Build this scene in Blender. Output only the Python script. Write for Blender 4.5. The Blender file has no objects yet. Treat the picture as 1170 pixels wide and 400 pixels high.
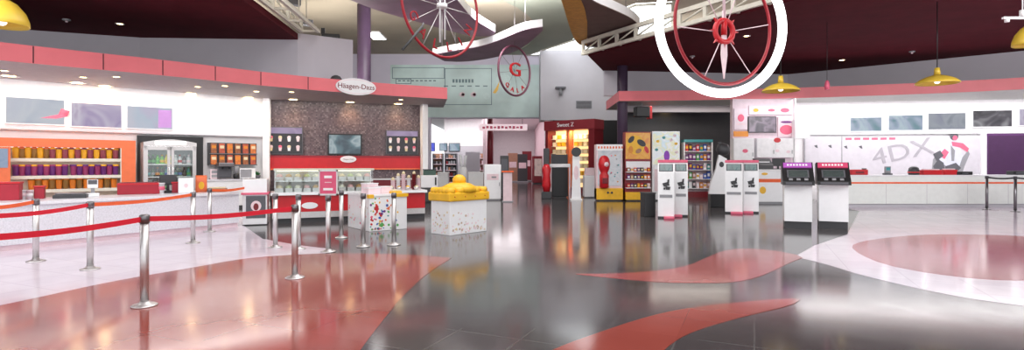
import bpy, bmesh, math, random
from mathutils import Vector, Matrix
R = random.Random(7)
PI = math.pi
scene = bpy.context.scene
COL = scene.collection
F0, HX, HY, EYE = 620.0, 585.0, 187.0, 1.53

# ---------------------------------------------------------------- helpers
def G(px, py, z=0.0):
    Y = F0 * (EYE - z) / (py - HY)
    return ((px - HX) / F0 * Y, Y)
def at(px, py, Y):
    return ((px - HX) / F0 * Y, Y, EYE - (py - HY) / F0 * Y)

MATS = {}
def mat(name, col, rough=0.5, metal=0.0, emit=None, es=1.0, var=0.06, scale=6.0, bump=0.0, spec=0.5):
    if name in MATS: return MATS[name]
    m = bpy.data.materials.new(name); m.use_nodes = True
    nt = m.node_tree; b = nt.nodes['Principled BSDF']
    tc = nt.nodes.new('ShaderNodeTexCoord')
    nz = nt.nodes.new('ShaderNodeTexNoise'); nz.inputs['Scale'].default_value = scale; nz.inputs['Detail'].default_value = 3
    nt.links.new(tc.outputs['Object'], nz.inputs['Vector'])
    cr = nt.nodes.new('ShaderNodeValToRGB')
    c = Vector(col[:3])
    cr.color_ramp.elements[0].position = 0.3; cr.color_ramp.elements[1].position = 0.7
    cr.color_ramp.elements[0].color = (*(c * (1 - var)), 1)
    cr.color_ramp.elements[1].color = (*[min(1, v * (1 + var)) for v in c], 1)
    nt.links.new(nz.outputs['Fac'], cr.inputs['Fac'])
    nt.links.new(cr.outputs['Color'], b.inputs['Base Color'])
    b.inputs['Roughness'].default_value = rough; b.inputs['Metallic'].default_value = metal
    b.inputs['Specular IOR Level'].default_value = spec
    if emit is not None:
        b.inputs['Emission Color'].default_value = (*emit, 1); b.inputs['Emission Strength'].default_value = es
    if bump > 0:
        bp = nt.nodes.new('ShaderNodeBump'); bp.inputs['Strength'].default_value = bump
        nt.links.new(nz.outputs['Fac'], bp.inputs['Height']); nt.links.new(bp.outputs['Normal'], b.inputs['Normal'])
    MATS[name] = m
    return m

def picture(name, cols, scale=2.0, es=1.0, dist=1.5, seed=0.0):
    """a lit picture: soft coloured patches that give off their own light"""
    if name in MATS: return MATS[name]
    m = bpy.data.materials.new(name); m.use_nodes = True
    nt = m.node_tree; b = nt.nodes['Principled BSDF']
    tc = nt.nodes.new('ShaderNodeTexCoord'); mp = nt.nodes.new('ShaderNodeMapping')
    mp.inputs['Location'].default_value = (seed, seed * 1.7, seed * .3)
    nz = nt.nodes.new('ShaderNodeTexNoise'); nz.inputs['Scale'].default_value = scale
    nz.inputs['Detail'].default_value = 2; nz.inputs['Distortion'].default_value = dist
    nt.links.new(tc.outputs['Object'], mp.inputs['Vector']); nt.links.new(mp.outputs['Vector'], nz.inputs['Vector'])
    cr = nt.nodes.new('ShaderNodeValToRGB')
    el = cr.color_ramp.elements
    n = len(cols)
    while len(el) < n: el.new(0.5)
    for i, c in enumerate(cols):
        el[i].position = 0.3 + 0.4 * i / (n - 1); el[i].color = (*c, 1)
    nt.links.new(nz.outputs['Fac'], cr.inputs['Fac'])
    b.inputs['Base Color'].default_value = (0.02, 0.02, 0.022, 1)
    nt.links.new(cr.outputs['Color'], b.inputs['Emission Color'])
    b.inputs['Emission Strength'].default_value = es
    b.inputs['Roughness'].default_value = 0.25
    MATS[name] = m
    return m

def glass_mat(name, tint=(0.9, 0.95, 0.95), refl=0.12):
    if name in MATS: return MATS[name]
    m = bpy.data.materials.new(name); m.use_nodes = True
    nt = m.node_tree
    for n in list(nt.nodes): nt.nodes.remove(n)
    out = nt.nodes.new('ShaderNodeOutputMaterial'); mx = nt.nodes.new('ShaderNodeMixShader')
    t = nt.nodes.new('ShaderNodeBsdfTransparent'); g = nt.nodes.new('ShaderNodeBsdfGlossy')
    t.inputs['Color'].default_value = (*tint, 1); g.inputs['Roughness'].default_value = 0.03
    mx.inputs['Fac'].default_value = refl
    nt.links.new(t.outputs[0], mx.inputs[1]); nt.links.new(g.outputs[0], mx.inputs[2]); nt.links.new(mx.outputs[0], out.inputs[0])
    MATS[name] = m
    return m

def floor_mat(name, c1, c2, mortar, size, rough, rot=0.5, spec=0.5, msize=0.006):
    m = bpy.data.materials.new(name); m.use_nodes = True
    nt = m.node_tree; b = nt.nodes['Principled BSDF']
    tc = nt.nodes.new('ShaderNodeTexCoord'); mp = nt.nodes.new('ShaderNodeMapping')
    mp.inputs['Rotation'].default_value = (0, 0, rot)
    br = nt.nodes.new('ShaderNodeTexBrick'); br.offset = 0.0; br.squash = 1.0
    br.inputs['Scale'].default_value = 1.0; br.inputs['Brick Width'].default_value = size; br.inputs['Row Height'].default_value = size
    br.inputs['Mortar Size'].default_value = msize; br.inputs['Mortar Smooth'].default_value = 0.3
    br.inputs['Color1'].default_value = (*c1, 1); br.inputs['Color2'].default_value = (*c2, 1); br.inputs['Mortar'].default_value = (*mortar, 1)
    nt.links.new(tc.outputs['Object'], mp.inputs['Vector']); nt.links.new(mp.outputs['Vector'], br.inputs['Vector'])
    nz = nt.nodes.new('ShaderNodeTexNoise'); nz.inputs['Scale'].default_value = 2.5; nz.inputs['Detail'].default_value = 5
    nt.links.new(tc.outputs['Object'], nz.inputs['Vector'])
    mx = nt.nodes.new('ShaderNodeMix'); mx.data_type = 'RGBA'; mx.blend_type = 'MULTIPLY'; mx.inputs['Factor'].default_value = 0.35
    nt.links.new(br.outputs['Color'], mx.inputs[6]); nt.links.new(nz.outputs['Color'], mx.inputs[7])
    bw = nt.nodes.new('ShaderNodeRGBToBW'); nt.links.new(nz.outputs['Color'], bw.inputs[0])
    nt.links.remove(mx.inputs[7].links[0])
    g = nt.nodes.new('ShaderNodeMath'); g.operation = 'MULTIPLY_ADD'; g.inputs[1].default_value = 0.8; g.inputs[2].default_value = 0.6
    nt.links.new(bw.outputs[0], g.inputs[0]); nt.links.new(g.outputs[0], mx.inputs[7])
    nt.links.new(mx.outputs[2], b.inputs['Base Color'])
    mr = nt.nodes.new('ShaderNodeMath'); mr.operation = 'MULTIPLY_ADD'; mr.inputs[1].default_value = 0.06; mr.inputs[2].default_value = rough - 0.03
    nt.links.new(nz.outputs['Fac'], mr.inputs[0]); nt.links.new(mr.outputs[0], b.inputs['Roughness'])
    b.inputs['Specular IOR Level'].default_value = spec
    MATS[name] = m
    return m

def mosaic_mat(name, cols, scale):
    m = bpy.data.materials.new(name); m.use_nodes = True
    nt = m.node_tree; b = nt.nodes['Principled BSDF']
    tc = nt.nodes.new('ShaderNodeTexCoord')
    sn = nt.nodes.new('ShaderNodeVectorMath'); sn.operation = 'SNAP'; sn.inputs[1].default_value = (scale, 10.0, scale)
    nt.links.new(tc.outputs['Object'], sn.inputs[0])
    wn = nt.nodes.new('ShaderNodeTexWhiteNoise'); wn.noise_dimensions = '3D'
    nt.links.new(sn.outputs[0], wn.inputs['Vector'])
    cr = nt.nodes.new('ShaderNodeValToRGB'); el = cr.color_ramp.elements
    while len(el) < len(cols): el.new(0.5)
    for i, c in enumerate(cols): el[i].position = i / (len(cols) - 1); el[i].color = (*c, 1)
    nt.links.new(wn.outputs['Value'], cr.inputs['Fac']); nt.links.new(cr.outputs['Color'], b.inputs['Base Color'])
    b.inputs['Roughness'].default_value = 0.35
    MATS[name] = m
    return m

class B:
    """collects shapes and links them as ONE mesh object"""
    def __init__(s): s.v = []; s.f = []; s.m = []; s.sm = []; s.mats = []
    def mi(s, m):
        if m not in s.mats: s.mats.append(m)
        return s.mats.index(m)
    def add(s, vs, fs, m, smooth=False, M=None):
        o = len(s.v); i = s.mi(m)
        for v in vs:
            v = Vector(v)
            s.v.append(tuple(M @ v) if M else tuple(v))
        for k, f in enumerate(fs):
            s.f.append([o + q for q in f]); s.m.append(i); s.sm.append(smooth if isinstance(smooth, bool) else smooth[k])
        return s
    def box(s, x0, x1, y0, y1, z0, z1, m, M=None, bv=0.0):
        x0, x1 = min(x0, x1), max(x0, x1); y0, y1 = min(y0, y1), max(y0, y1); z0, z1 = min(z0, z1), max(z0, z1)
        if bv > 0:
            bm = bmesh.new(); bmesh.ops.create_cube(bm, size=1.0)
            for v in bm.verts: v.co = Vector(((x0 + x1) / 2 + v.co.x * (x1 - x0), (y0 + y1) / 2 + v.co.y * (y1 - y0), (z0 + z1) / 2 + v.co.z * (z1 - z0)))
            bmesh.ops.bevel(bm, geom=bm.edges[:], offset=bv, segments=2, affect='EDGES', profile=0.5)
            bm.verts.index_update()
            s.add([v.co.copy() for v in bm.verts], [[v.index for v in f.verts] for f in bm.faces], m, False, M); bm.free()
            return s
        vs = [(x0,y0,z0),(x1,y0,z0),(x1,y1,z0),(x0,y1,z0),(x0,y0,z1),(x1,y0,z1),(x1,y1,z1),(x0,y1,z1)]
        return s.add(vs, [(0,3,2,1),(4,5,6,7),(0,1,5,4),(1,2,6,5),(2,3,7,6),(3,0,4,7)], m, False, M)
    def lathe(s, prof, m, c=(0,0,0), n=24, M=None, smooth=True):
        vs = []; fs = []; sm = []
        for r, z in prof:
            for k in range(n):
                a = 2 * PI * k / n; vs.append((c[0] + r * math.cos(a), c[1] + r * math.sin(a), c[2] + z))
        for i in range(len(prof) - 1):
            for k in range(n):
                k2 = (k + 1) % n
                fs.append((i*n+k, i*n+k2, (i+1)*n+k2, (i+1)*n+k)); sm.append(smooth)
        if abs(prof[0][1]-prof[-1][1]) < 0.015 and abs(prof[0][0]-prof[-1][0]) > 1e-4 and min(prof[0][0], prof[-1][0]) > 1e-4 and len(prof) > 2:
            o = (len(prof)-1)*n                       # an open ring: join the last circle to the first
            for k in range(n):
                fs.append((o+k, o+(k+1)%n, (k+1)%n, k)); sm.append(smooth)
            return s.add(vs, fs, m, sm, M)
        if prof[0][0] > 1e-5: fs.append(tuple(range(n - 1, -1, -1))); sm.append(False)
        if prof[-1][0] > 1e-5: fs.append(tuple((len(prof)-1)*n + k for k in range(n))); sm.append(False)
        return s.add(vs, fs, m, sm, M)
    def cyl(s, c, r, z0, z1, m, n=20, r1=None, M=None):
        return s.lathe([(r, z0), (r if r1 is None else r1, z1)], m, (c[0], c[1], 0), n, M)
    def ball(s, c, r, m, n=16, sz=1.0, M=None):
        pr = [(max(1e-6, r * math.sin(PI * i / 8)), -r * sz * math.cos(PI * i / 8)) for i in range(9)]
        return s.lathe(pr, m, c, n, M)
    def prism(s, pts, z0, z1, m, mtop=None, mbot=None, mside=None, M=None):
        area = sum(pts[i][0]*pts[(i+1)%len(pts)][1]-pts[(i+1)%len(pts)][0]*pts[i][1] for i in range(len(pts)))
        if area < 0: pts = pts[::-1]
        n = len(pts)
        vs = [(p[0], p[1], z0) for p in pts] + [(p[0], p[1], z1) for p in pts]
        s.add(vs, [tuple(range(n, 2*n))], mtop or m, False, M)
        s.add(vs, [tuple(range(n-1, -1, -1))], mbot or m, False, M)
        s.add(vs, [(i, (i+1)%n, n+(i+1)%n, n+i) for i in range(n)], mside or m, False, M)
        return s
    def tube(s, pts, r, m, n=10, closed=False, M=None):
        pts = [Vector(p) for p in pts]; N = len(pts); vs = []; fs = []
        up = Vector((0, 0, 1)); prev = None
        for i, p in enumerate(pts):
            a = pts[(i-1) % N] if (closed or i > 0) else p; b = pts[(i+1) % N] if (closed or i < N-1) else p
            t = (b - a).normalized()
            if prev is None:
                u = up.cross(t) if abs(t.dot(up)) < 0.95 else Vector((1,0,0)).cross(t)
            else: u = prev - t * prev.dot(t)
            u.normalize(); prev = u; w = t.cross(u)
            for k in range(n):
                q = 2*PI*k/n; vs.append(tuple(p + (u*math.cos(q) + w*math.sin(q)) * r))
        for i in range(N if closed else N-1):
            j = (i+1) % N
            for k in range(n):
                k2 = (k+1) % n; fs.append((i*n+k, i*n+k2, j*n+k2, j*n+k))
        sm = [True]*len(fs)
        if not closed: fs += [tuple(range(n-1,-1,-1)), tuple((N-1)*n+k for k in range(n))]; sm += [False, False]
        return s.add(vs, fs, m, sm, M)
    def ring(s, c, Rr, r, m, n=48, k=12, rz=0.0, sx=1.0):
        """vertical ring in the local XZ plane turned by rz"""
        pts = [(c[0] + Rr*math.cos(2*PI*i/n)*math.cos(rz), c[1] + Rr*math.cos(2*PI*i/n)*math.sin(rz), c[2] + Rr*math.sin(2*PI*i/n)) for i in range(n)]
        o = len(s.v); i = s.mi(m)
        nrm = Vector((-math.sin(rz), math.cos(rz), 0))
        vs = []; fs = []
        for p in pts:
            p = Vector(p); u = (p - Vector(c)).normalized()
            for q in range(k):
                a = 2*PI*q/k; vs.append(p + u*math.cos(a)*r + nrm*math.sin(a)*r)
        for a in range(n):
            b = (a+1) % n
            for q in range(k): fs.append((a*k+q, a*k+(q+1)%k, b*k+(q+1)%k, b*k+q))
        return s.add(vs, fs, m, True)
    def text(s, body, size, m, M, ext=0.004, align='CENTER', sx=1.0):
        cu = bpy.data.curves.new('txt', 'FONT'); cu.body = body; cu.size = size; cu.extrude = ext
        cu.align_x = align; cu.align_y = 'CENTER'; cu.resolution_u = 3
        ob = bpy.data.objects.new('txt', cu); COL.objects.link(ob)
        bpy.context.view_layer.update()
        me = bpy.data.meshes.new_from_object(ob.evaluated_get(bpy.context.evaluated_depsgraph_get()))
        s.add([Vector((v.co.x*sx, v.co.y, v.co.z)) for v in me.vertices], [list(p.vertices) for p in me.polygons], m, False, M)
        bpy.data.objects.remove(ob); bpy.data.meshes.remove(me); bpy.data.curves.remove(cu)
        return s
    def flat(s, pts, y, m, th=0.004, M=None):
        """a thin printed shape on a wall: pts are (x, z), front face at y-th"""
        T = Matrix(((1,0,0,0),(0,0,-1,y),(0,1,0,0),(0,0,0,1)))
        return s.prism(pts, 0, th, m, M=(M @ T) if M else T)
    def blob(s, cx, cz, rx, rz, y, m, th=0.004, n=14, ang=0.0):
        pts = []
        for k in range(n):
            a = 2*PI*k/n; u = rx*math.cos(a); w = rz*math.sin(a)
            pts.append((cx + u*math.cos(ang) - w*math.sin(ang), cz + u*math.sin(ang) + w*math.cos(ang)))
        return s.flat(pts, y, m, th)
    def link(s, name, parent=None, loc=(0,0,0), rz=0.0):
        me = bpy.data.meshes.new(name); me.from_pydata(s.v, [], s.f)
        for m in s.mats: me.materials.append(m)
        me.polygons.foreach_set('material_index', s.m); me.polygons.foreach_set('use_smooth', s.sm)
        me.update()
        o = bpy.data.objects.new(name, me); COL.objects.link(o)
        o.location = loc; o.rotation_euler = (0, 0, rz)
        if parent is not None: o.parent = parent
        return o

TXT = Matrix(((1,0,0,0),(0,0,-1,0),(0,1,0,0),(0,0,0,1)))       # text lying in XY -> standing, facing -Y
def tm(x, y, z, rz=0.0): return Matrix.Translation((x, y, z)) @ Matrix.Rotation(rz, 4, 'Z') @ TXT

def tag(o, label, cat, group=None):
    o['label'] = label; o['category'] = cat
    if group: o['group'] = group
    return o
def thing(name, label, cat, loc=(0,0,0), rz=0.0, group=None):
    o = bpy.data.objects.new(name, None); COL.objects.link(o)
    o.empty_display_size = 0.1; o.location = loc; o.rotation_euler = (0, 0, rz)
    return tag(o, label, cat, group)
def struct(name, b, parent=None):
    o = b.link(name, parent)
    if parent is None: o['kind'] = 'structure'
    return o
def dup(root, loc, rz, label, group=None):
    r = root.copy(); COL.objects.link(r); r.location = loc; r.rotation_euler = (0, 0, rz); r['label'] = label
    if group: r['group'] = group
    for ch in list(root.children):
        c = ch.copy(); COL.objects.link(c); c.parent = r
        for g in ch.children:
            d = g.copy(); COL.objects.link(d); d.parent = c
    return r
ORD = ['first','second','third','fourth','fifth','sixth','seventh','eighth','ninth','tenth','eleventh','twelfth','thirteenth','fourteenth','fifteenth','sixteenth','seventeenth','eighteenth']

class Fr:
    """a wall line seen from above: x runs along it to the right, y goes away from the camera"""
    def __init__(s, p0, p1):
        s.p = Vector(p0); s.d = (Vector(p1) - s.p).normalized(); s.L = (Vector(p1) - s.p).length
        s.n = Vector((s.d.y, -s.d.x)); s.rz = math.atan2(s.d.y, s.d.x)
    def uv(s, px, py, off=0.0):
        q = s.p + s.n * off; r = Vector(((px - HX)/F0, 1.0))
        t = q.dot(s.n) / r.dot(s.n)
        return (r*t - s.p).dot(s.d), EYE - (py - HY)/F0*t
    def rect(s, x0, y0, x1, y1, off=0.0):
        a, zt0 = s.uv(x0, y0, off); b, zt1 = s.uv(x1, y0, off)
        _, zb0 = s.uv(x0, y1, off); _, zb1 = s.uv(x1, y1, off)
        return a, b, (zb0+zb1)/2, (zt0+zt1)/2
    def w(s, sx, off=0.0, z=0.0):
        q = s.p + s.d*sx + s.n*off
        return (q.x, q.y, z)

# ---------------------------------------------------------------- materials
white = mat('white_paint', (0.84,0.83,0.84), 0.5)
wwall = mat('white_wall', (0.86,0.85,0.86), 0.55, var=0.03)
gloss_white = mat('gloss_white', (0.86,0.86,0.88), 0.2, var=0.02)
quartz = mat('quartz', (0.70,0.69,0.74), 0.3, var=0.10, scale=40)
red_fascia = mat('red_fascia', (0.76,0.16,0.185), 0.4, var=0.05, scale=1.5)
seam = mat('dark_seam', (0.12,0.03,0.035), 0.7)
soffit_m = mat('soffit_underside', (0.42,0.38,0.40), 0.6)
soffit_g = mat('soffit_underside_pale', (0.50,0.50,0.47), 0.6)
greywall = mat('grey_bulkhead', (0.52,0.49,0.54), 0.8, var=0.03, scale=1)
greywall2 = mat('pale_grey_wall', (0.52,0.50,0.54), 0.8, var=0.04, scale=1)
maroon = mat('maroon_ceiling', (0.085,0.0085,0.015), 0.85, var=0.12, scale=2, spec=0.15)
beige = mat('beige_ceiling', (0.44,0.38,0.30), 0.85, var=0.12, scale=0.35)
sage = mat('sage_ceiling', (0.36,0.38,0.31), 0.85, var=0.10, scale=0.4)
purple_col = mat('purple_column', (0.05,0.026,0.058), 0.5, var=0.08)
purple = mat('purple_panel', (0.10,0.03,0.12), 0.5)
wave_p = mat('plum_panel', (0.22,0.12,0.19), 0.5, var=0.25, scale=0.8)
brown = mat('brown_panel', (0.13,0.075,0.07), 0.6, var=0.12, scale=3)
ochre = mat('ochre_panel', (0.55,0.27,0.04), 0.5, var=0.15)
cream_metal = mat('cream_metal', (0.66,0.63,0.54), 0.45)
steel = mat('brushed_steel', (0.66,0.64,0.64), 0.40, 1.0, var=0.05, scale=30)
dsteel = mat('dark_steel', (0.20,0.19,0.20), 0.35, 0.9)
chrome = mat('chrome', (0.75,0.75,0.76), 0.15, 1.0, var=0.02)
black = mat('black_plastic', (0.012,0.012,0.014), 0.4)
charcoal = mat('charcoal', (0.045,0.045,0.05), 0.5)
grey = mat('grey_plastic', (0.28,0.28,0.30), 0.5)
dgrey = mat('dark_grey', (0.10,0.10,0.115), 0.5)
red = mat('red_paint', (0.55,0.012,0.02), 0.35)
redsign = mat('red_ring_paint', (0.30,0.005,0.016), 0.35)
belt_red = mat('red_belt', (0.72,0.012,0.035), 0.6)
orange_lit_red = mat('orange_and_lit_red', (0.85,0.13,0.035), 0.6)  # orange stripes, and red belts tinted orange for the light on them
orange = mat('orange_laminate', (0.75,0.16,0.055), 0.4)
yellow = mat('yellow_plastic', (0.85,0.47,0.02), 0.4, var=0.08)
amber = mat('amber_spots', (0.70,0.25,0.02), 0.4)
lamp_y = mat('yellow_enamel', (0.80,0.55,0.06), 0.35)
pink = mat('pink_print', (0.75,0.13,0.22), 0.5)
palepink = mat('pale_pink', (0.80,0.62,0.66), 0.5)
winered = mat('wine_red', (0.18,0.008,0.015), 0.4)
brownprint = mat('brown_print', (0.38,0.20,0.13), 0.6)
cream = mat('cream_fill', (0.72,0.60,0.38), 0.6, bump=0.3, scale=25)
green = mat('green_plastic', (0.10,0.38,0.10), 0.35)
blue = mat('blue_plastic', (0.05,0.12,0.45), 0.35)
violet = mat('violet_print', (0.16,0.03,0.20), 0.45)
teal = mat('teal_plastic', (0.05,0.28,0.30), 0.35)
fleck = mat('fleck_print', (0.55,0.40,0.32), 0.6)
glass = glass_mat('clear_glass', (0.93,0.96,0.95), 0.08)
led = mat('led_white', (0.9,0.9,0.9), 0.4, emit=(1,0.98,0.98), es=6.0, var=0)
led_soft = mat('led_soft', (0.9,0.9,0.88), 0.4, emit=(1.0,0.95,0.92), es=1.6, var=0)
warm_lens = mat('warm_lens', (0.9,0.8,0.6), 0.4, emit=(1.0,0.70,0.30), es=14.0, var=0)
neon = mat('neon_white', (0.9,0.9,0.9), 0.4, emit=(1.0,0.98,1.0), es=3.0, var=0)
warmglow = mat('warm_backlight', (0.85,0.60,0.28), 0.5, emit=(1.0,0.70,0.34), es=1.1, var=0.05)
skyglass = mat('skylight_glass', (0.8,0.85,0.85), 0.2, emit=(0.92,0.98,1.0), es=2.2, var=0)
tile_dark = floor_mat('dark_tile', (0.060,0.053,0.055), (0.078,0.069,0.070), (0.11,0.10,0.10), 0.62, 0.12, rot=0.42, spec=0.7, msize=0.008)
tile_white = floor_mat('pale_tile', (0.66,0.58,0.66), (0.70,0.62,0.69), (0.55,0.48,0.55), 0.62, 0.12, rot=0.42, spec=0.6)
tile_red = floor_mat('terracotta_tile', (0.27,0.055,0.042), (0.30,0.065,0.05), (0.25,0.052,0.041), 0.62, 0.11, rot=0.42, spec=0.7, msize=0.003)
tile_pink = floor_mat('rose_tile', (0.34,0.085,0.085), (0.37,0.095,0.095), (0.32,0.08,0.08), 0.62, 0.12, rot=0.42, spec=0.7, msize=0.003)

# ---------------------------------------------------------------- room shell
struct('floor', B().box(-24, 28, -6, 56, -0.2, 0, tile_dark))
def smooth(pts, closed=True, it=2):
    for _ in range(it):
        o = []; n = len(pts)
        for i in range(n if closed else n-1):
            a = pts[i]; b = pts[(i+1) % n]
            o.append((a[0]*.75+b[0]*.25, a[1]*.75+b[1]*.25)); o.append((a[0]*.25+b[0]*.75, a[1]*.25+b[1]*.75))
        if not closed: o = [pts[0]] + o + [pts[-1]]
        pts = o
    return pts
# pale floor along the left counter
edge = smooth([G(*p) for p in [(-160,380),(0,350),(125,322),(215,307),(280,295),(345,290.5),(372,289.5)]], False)
struct('trim_1', B().prism(edge + [G(372,284), G(340,280.2), G(300,273), G(277,257), (-7.6,15.5), (-14,14.5), (-20,9), (-16,3)], 0, 0.003, tile_white))
# terracotta sweep at the left foreground
e2 = smooth([G(*p) for p in [(-160,380),(0,350),(125,322),(215,307),(280,295),(345,290.5),(400,289.5),(470,291),(516,295)]], False)
e3 = smooth([G(*p) for p in [(516,295),(490,311),(463,335),(436,368),(410,402),(380,450),(340,540)]], False)
struct('trim_2', B().prism(e2 + e3[1:] + [(-1.6,1.0),(-6,1.0),(-9,3.0)], 0, 0.004, tile_red))
def cr(pts): return [G(585 + x/2, 200 + y/2) for x, y in pts]
s1 = cr([(143,227),(152,226),(230,226),(300,222),(360,216),(405,207),(445,189),(480,174),(520,168),(590,171),(672,187),(640,198),(600,218),(560,235),(505,246),(430,247),(350,246),(250,238)])
struct('trim_3', B().prism(smooth(s1, True, 1), 0, 0.004, tile_pink))
s2 = cr([(664,282),(590,285),(500,293),(420,302),(350,314),(280,333),(200,360),(120,388),(40,425),(-60,480),(150,480),(340,408),(365,385),(400,364),(450,346),(540,321),(640,298)])
struct('trim_4', B().prism(smooth(s2, True, 1), 0, 0.004, tile_red))
wr = smooth([G(*p) for p in [(908,293.5),(945,302),(985,315),(1085,338),(1170,350),(1300,366)]], False)
struct('trim_5', B().prism(wr + [(13,4.5),(24,8),(24,20.5),(12.5,22.5),(11.2,17.5), G(968,268), G(930,281)], 0, 0.003, tile_white))
el = cr([(772,163),(800,152),(860,143),(950,136),(1060,136),(1170,140),(1300,150),(1400,175),(1400,215),(1300,238),(1170,242),(1080,240),(950,225),(850,205),(795,182)])
struct('trim_6', B().prism(smooth(el, True, 1), 0, 0.0055, tile_pink))

# left store: soffit with red fascia, bulkhead, walls
ZS = 3.9
sl = smooth([G(x, y, ZS) for x, y in [(-260,50),(-100,58.5),(0,69),(90,77.5),(180,85.5),(330,101),(430,108.5),(500,112.6)]], False, 1) + [G(511,113.2,ZS)]
soff = B().prism(sl + [(-2.9,22.9),(-9.2,21.2),(-12.6,19.2),(-16.5,17.6),(-22,15)], ZS, ZS+0.42, soffit_m, mside=red_fascia)
for px in (38, 118, 186, 246, 298, 352):                    # panel joints in the fascia
    best = min(range(len(sl)-1), key=lambda i: abs((sl[i][0]+sl[i+1][0])/2/((sl[i][1]+sl[i+1][1])/2)*F0+HX-px))
    a, b_ = Vector(sl[best]), Vector(sl[best+1])
    r = Vector(((px-HX)/F0, 1)); d = b_-a; n = Vector((d.y,-d.x)).normalized()
    t = a.dot(n)/r.dot(n); p = r*t + n*0.004
    ang = math.atan2(d.y, d.x)
    soff.box(-0.012, 0.012, -0.004, 0.004, ZS+0.01, ZS+0.41, seam, Matrix.Translation((p.x, p.y, 0)) @ Matrix.Rotation(ang, 4, 'Z'))
struct('trim_7', soff)
def wallline(b, pts, z0, z1, m, th=0.25):
    """a wall standing on a plan line, thickness away from the camera"""
    back = []
    for i, p in enumerate(pts):
        q = Vector(p); back.append(tuple(q + q.normalized()*th))
    return b.prism(list(pts) + back[::-1], z0, z1, m)
bl = [(-22,14.2), G(0,32,5.7), G(160,43,5.7), G(340,45.5,5.7), (-6.75,18.6), (-5.66,19.3)]
struct('wall_left_upper', wallline(B(), bl, ZS+0.42, 5.93, greywall, 0.2))
FL = Fr((-14.2,15.1), (-9.0,19.9))
b = B(); M = Matrix.Translation((FL.p.x, FL.p.y, 0)) @ Matrix.Rotation(FL.rz, 4, 'Z')
b.box(-7, FL.L+0.15, 0.12, 0.3, 0, ZS, wwall, M)
b.box(-7, FL.L+0.15, 0, 0.12, 2.53, ZS, wwall, M)
b.box(-7, FL.L+0.15, -0.05, 0.12, 2.49, 2.53, greywall2, M)
struct('wall_left', b)
FM = Fr((-9.0,20.2), (-3.5,22.2))
mosaic = mosaic_mat('mosaic_tiles', [(0.05,0.033,0.04),(0.10,0.065,0.075),(0.13,0.09,0.10),(0.09,0.058,0.068),(0.20,0.155,0.165)], 0.055)
MM = Matrix.Translation((FM.p.x, FM.p.y, 0)) @ Matrix.Rotation(FM.rz, 4, 'Z')
o = B().box(-0.1, FM.L, 0, 0.2, 0, ZS, mosaic).link('wall_ice_cream_bar', None, (FM.p.x, FM.p.y, 0), FM.rz); o['kind'] = 'structure'
# white jambs each side of the ice cream bar
a, _ = FM.uv(301, 150, 0.45)
o = B().box(-0.02, 0.2, 0, 0.5, 0, ZS, wwall).box(-0.05,0.23,-0.02,0.02,0,0.12,white).link('trim_8', None, FM.w(a, 0.5), FM.rz); o['kind'] = 'structure'
a, _ = FM.uv(483, 150, 0.6)
o = B().box(0, 0.21, 0, 0.65, 0, ZS, wwall).box(-0.03,0.24,-0.02,0.02,0,0.12,white).link('trim_9', None, FM.w(a, 0.6), FM.rz); o['kind'] = 'structure'

# ceilings
struct('ceiling_left', B().prism([(-7.2,18.25),(-6.85,13.8),(-6.3,6),(-6,-1),(-24,-1),(-24,14),(-15.7,16.75),(-12.3,18.05)], 5.7, 5.9, maroon))
struct('ceiling_right', B().prism([(2.95,21.0),(7.1,14.0),(10.6,8.0),(13,-1),(28,-1),(28,16),(19.0,20.15),(16.7,22.2),(12.9,25.4),(4.1,24.4)], 5.7, 5.9, maroon))
struct('ceiling', B().box(-24, 28, -1, 56, 8.2, 8.4, beige))
struct('trim_10', B().prism(smooth([G(x,y,8.16) for x,y in [(560,-6),(640,-6),(668,20),(655,45),(640,60),(602,63),(570,64),(600,55),(618,35),(600,12)]], True, 1), 8.14, 8.2, sage))
sk = [G(x,y,8.12) for x,y in [(602,63),(660,60),(700,48),(768,30),(768,4),(726,6),(690,20),(655,46)]]
w1 = struct('window_1', B().prism(sk, 8.12, 8.2, skyglass))
fr = B()
for i in range(len(sk)):
    p, q = sk[i], sk[(i+1)%len(sk)]; fr.tube([(p[0],p[1],8.12),(q[0],q[1],8.12)], 0.05, cream_metal, 6)
fr.link('window_frame', w1)
# outer shell
struct('wall_outer_left', B().box(-24.2,-24,-1,56,0,8.4,greywall))
struct('wall_outer_right', B().box(28,28.2,-1,56,0,8.4,greywall))

# back of the hall
XB = lambda px, Y: (px-HX)/F0*Y
mural_wall = mat('lilac_wall', (0.62,0.58,0.68), 0.8, var=0.05, scale=0.5)
b = B().box(-24, XB(618,33), 33, 33.3, 4.28, 8.2, mural_wall); b.box(-24, XB(492,33), 33, 33.3, 0, 4.28, mural_wall)
struct('wall_back', b)
b = B().box(XB(617,32), 28, 31.5, 31.8, 4.05, 8.2, greywall2); b.box(XB(617,32), XB(617,32)+0.3, 31.8, 33.0, 4.05, 8.2, greywall2)
b.box(XB(632,31.5), 28, 31.5, 31.8, 0, 4.05, black)
struct('wall_back_right', b)
# the passage behind
b = B().box(XB(492,33)-0.3, XB(556,42), 42, 42.2, 0, 2.9, greywall2).box(XB(492,33)-0.3, XB(556,42), 42, 42.2, 2.9, 5.2, wwall)
b.box(XB(556,42)-0.1, XB(556,42)+0.1, 38.5, 55, 0, 5.2, palepink)
struct('wall_passage_left', b)
struct('wall_passage_right', B().box(XB(632,31.5)-0.1, XB(632,31.5)+0.15, 31.8, 55, 0, 5.2, palepink))
struct('wall_passage_end', B().box(XB(548,42), XB(640,33), 55, 55.2, 0, 5.2, wwall))
struct('ceiling_passage', B().box(-7, 4, 33.3, 56, 5.0, 5.2, wwall))

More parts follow.
